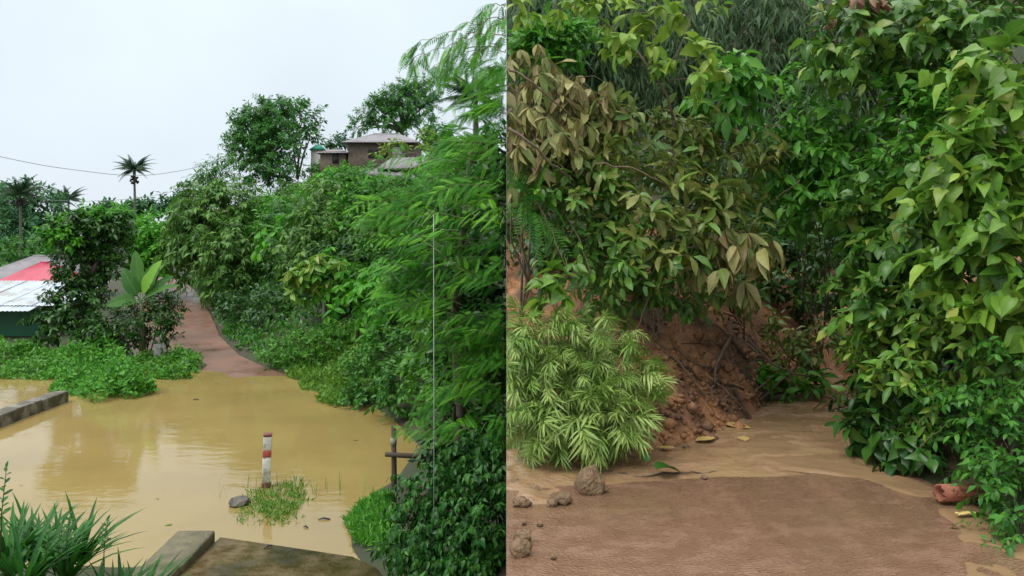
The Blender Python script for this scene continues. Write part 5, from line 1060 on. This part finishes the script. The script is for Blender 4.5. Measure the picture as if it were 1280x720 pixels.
yb_ = rng.uniform(2, 20, 5000); top_ = HR(np.full(5000, .0005), yb_) - .12; zb_ = top_ - rng.random(5000) ** 1.5 * (top_ + .3); xb_ = rng.uniform(.0, .12, 5000)
o = scatter('bank_creeper', ['ovate', 'mini'], np.stack([xb_, yb_, zb_], 1), nrm(rng.normal(0, .5, (5000, 3)) + [-.3, -.2, -.6]), rng.normal(0, .3, (5000, 3)) + [-.8, -.1, .6], rng.uniform(.07, .16, 5000), G['vine'], side=1)
tag(o, 'leafy creeper hanging over the cut bank below the hill road', 'creeper', kind='stuff')
for pts, r0, lab in (([(672, 250, 6.6), (690, 290, 6.5), (712, 345, 6.4)], .006, 'thin bare stem slanting across the dark red earth'), ([(705, 265, 6.7), (725, 300, 6.6), (742, 352, 6.5)], .005, 'slender bare stem right of the slanting one'), ([(770, 300, 6.6), (768, 345, 6.6), (778, 388, 6.6)], .006, 'upright bare stem under the glossy green shrub'), ([(745, 205, 6.5), (790, 208, 6.5), (835, 232, 6.6)], .008, 'horizontal dark branch crossing the olive leaves'), ([(858, 310, 6.7), (905, 296, 6.8), (930, 288, 6.9)], .005, 'thin twig pointing right below the olive leaves'), ([(812, 370, 6.8), (800, 400, 6.7), (792, 425, 6.6)], .008, 'pale stalk hanging behind the lance leaved bush'), ([(1000, 225, 7.2), (975, 245, 7.3), (955, 262, 7.4)], .006, 'dark twig reaching left from the gully bush'), ([(1020, 440, 6.9), (1050, 395, 6.6), (1075, 370, 6.5)], .007, 'brown stem leaning under the heart leaved bush'), ([(1150, 560, 5.4), (1180, 530, 5.3), (1215, 515, 5.2)], .005, 'thin bare twig low in the right hand bushes')):
    stick('bare_stem', pts, r0, r0 * .6, lab, 'twig', 'stem')

for k, (pts, r0, mt, lab) in enumerate([([(935, 425, 8.0), (965, 455, 7.9), (1000, 470, 7.9), (1035, 468, 8.0)], .014, 'twig', 'long debris branch sloping from the slide toward the right hedge'), ([(950, 500, 7.6), (985, 470, 7.9), (1010, 440, 8.2)], .012, 'wood', 'dark debris branch crossing the fallen sprig'), ([(900, 520, 7.1), (935, 500, 7.5), (965, 470, 7.8)], .011, 'twig', 'debris branch resting on the dark log'), ([(975, 500, 7.8), (1010, 492, 7.9), (1040, 498, 7.8)], .010, 'wood', 'debris stick lying flat in the run-off near the hedge'), ([(880, 470, 7.4), (915, 452, 7.6), (955, 450, 7.9)], .013, 'wood', 'dark exposed root curving over the upper slide'), ([(850, 455, 7.2), (868, 490, 7.1), (862, 520, 6.9)], .010, 'wood', 'exposed root hanging down the left of the slide'), ([(935, 395, 7.9), (948, 430, 7.8), (940, 462, 7.7)], .009, 'twig', 'pale broken stem standing on the slide'), ([(985, 420, 8.3), (1005, 450, 8.2), (1030, 480, 8.0)], .009, 'wood', 'thin dark stick propped against the hedge foot'), ([(905, 440, 7.6), (925, 475, 7.5), (920, 505, 7.4)], .008, 'twig', 'short root dangling above the dark log')]):
    stick('debris_branch', pts, r0, r0 * .5, lab, mt, 'branch')
plant('torn_shrub', 'torn leafy branch tangled with sticks at the gully end', 'shrub', P(1000, 465, 8.2), [(1000, 440, 8.3, 24, 14, 18), (975, 420, 8.5, 26, 14, 18), (1030, 430, 8.2, 20, 16, 16)], ['ovateb', 'ovate'], (.06, .13), G['olive'], nl=7, SL=.2, up=.2, ldroop=.6, limb=.006, twig=.004, side=1, nobj=200, barkm='twig', straight=True)

rf = np.random.default_rng(5)
for k in range(22):
    u, v = (rf.uniform(20, 470), rf.uniform(478, 660)) if k % 2 else (rf.uniform(230, 440), rf.uniform(470, 500))
    Y = CZ / ((v - V0) / F); x = (u - U0) / F * Y
    if x > shore(Y) - .6: continue
    v_, f_, u_ = T['ovate' + str(k % 4)]; s_ = rf.uniform(.06, .14)
    m = mesh_np('floating_leaf', v_ * [s_, s_, s_ * .3], [q for w_ in f_ for q in w_], [len(q) for q in f_], G['brownleaf'] if k % 3 else G['grass'], u_, np.full(len(v_), rf.random()), True)
    o = bpy.data.objects.new('floating_leaf', m); link(o); o.location = (x, Y, .008); o.rotation_euler = (0, 0, rf.uniform(0, 6.28)); tag(o, 'tiny dead leaf floating on the open flood water', 'leaf', 'leaves floating on the flood water')
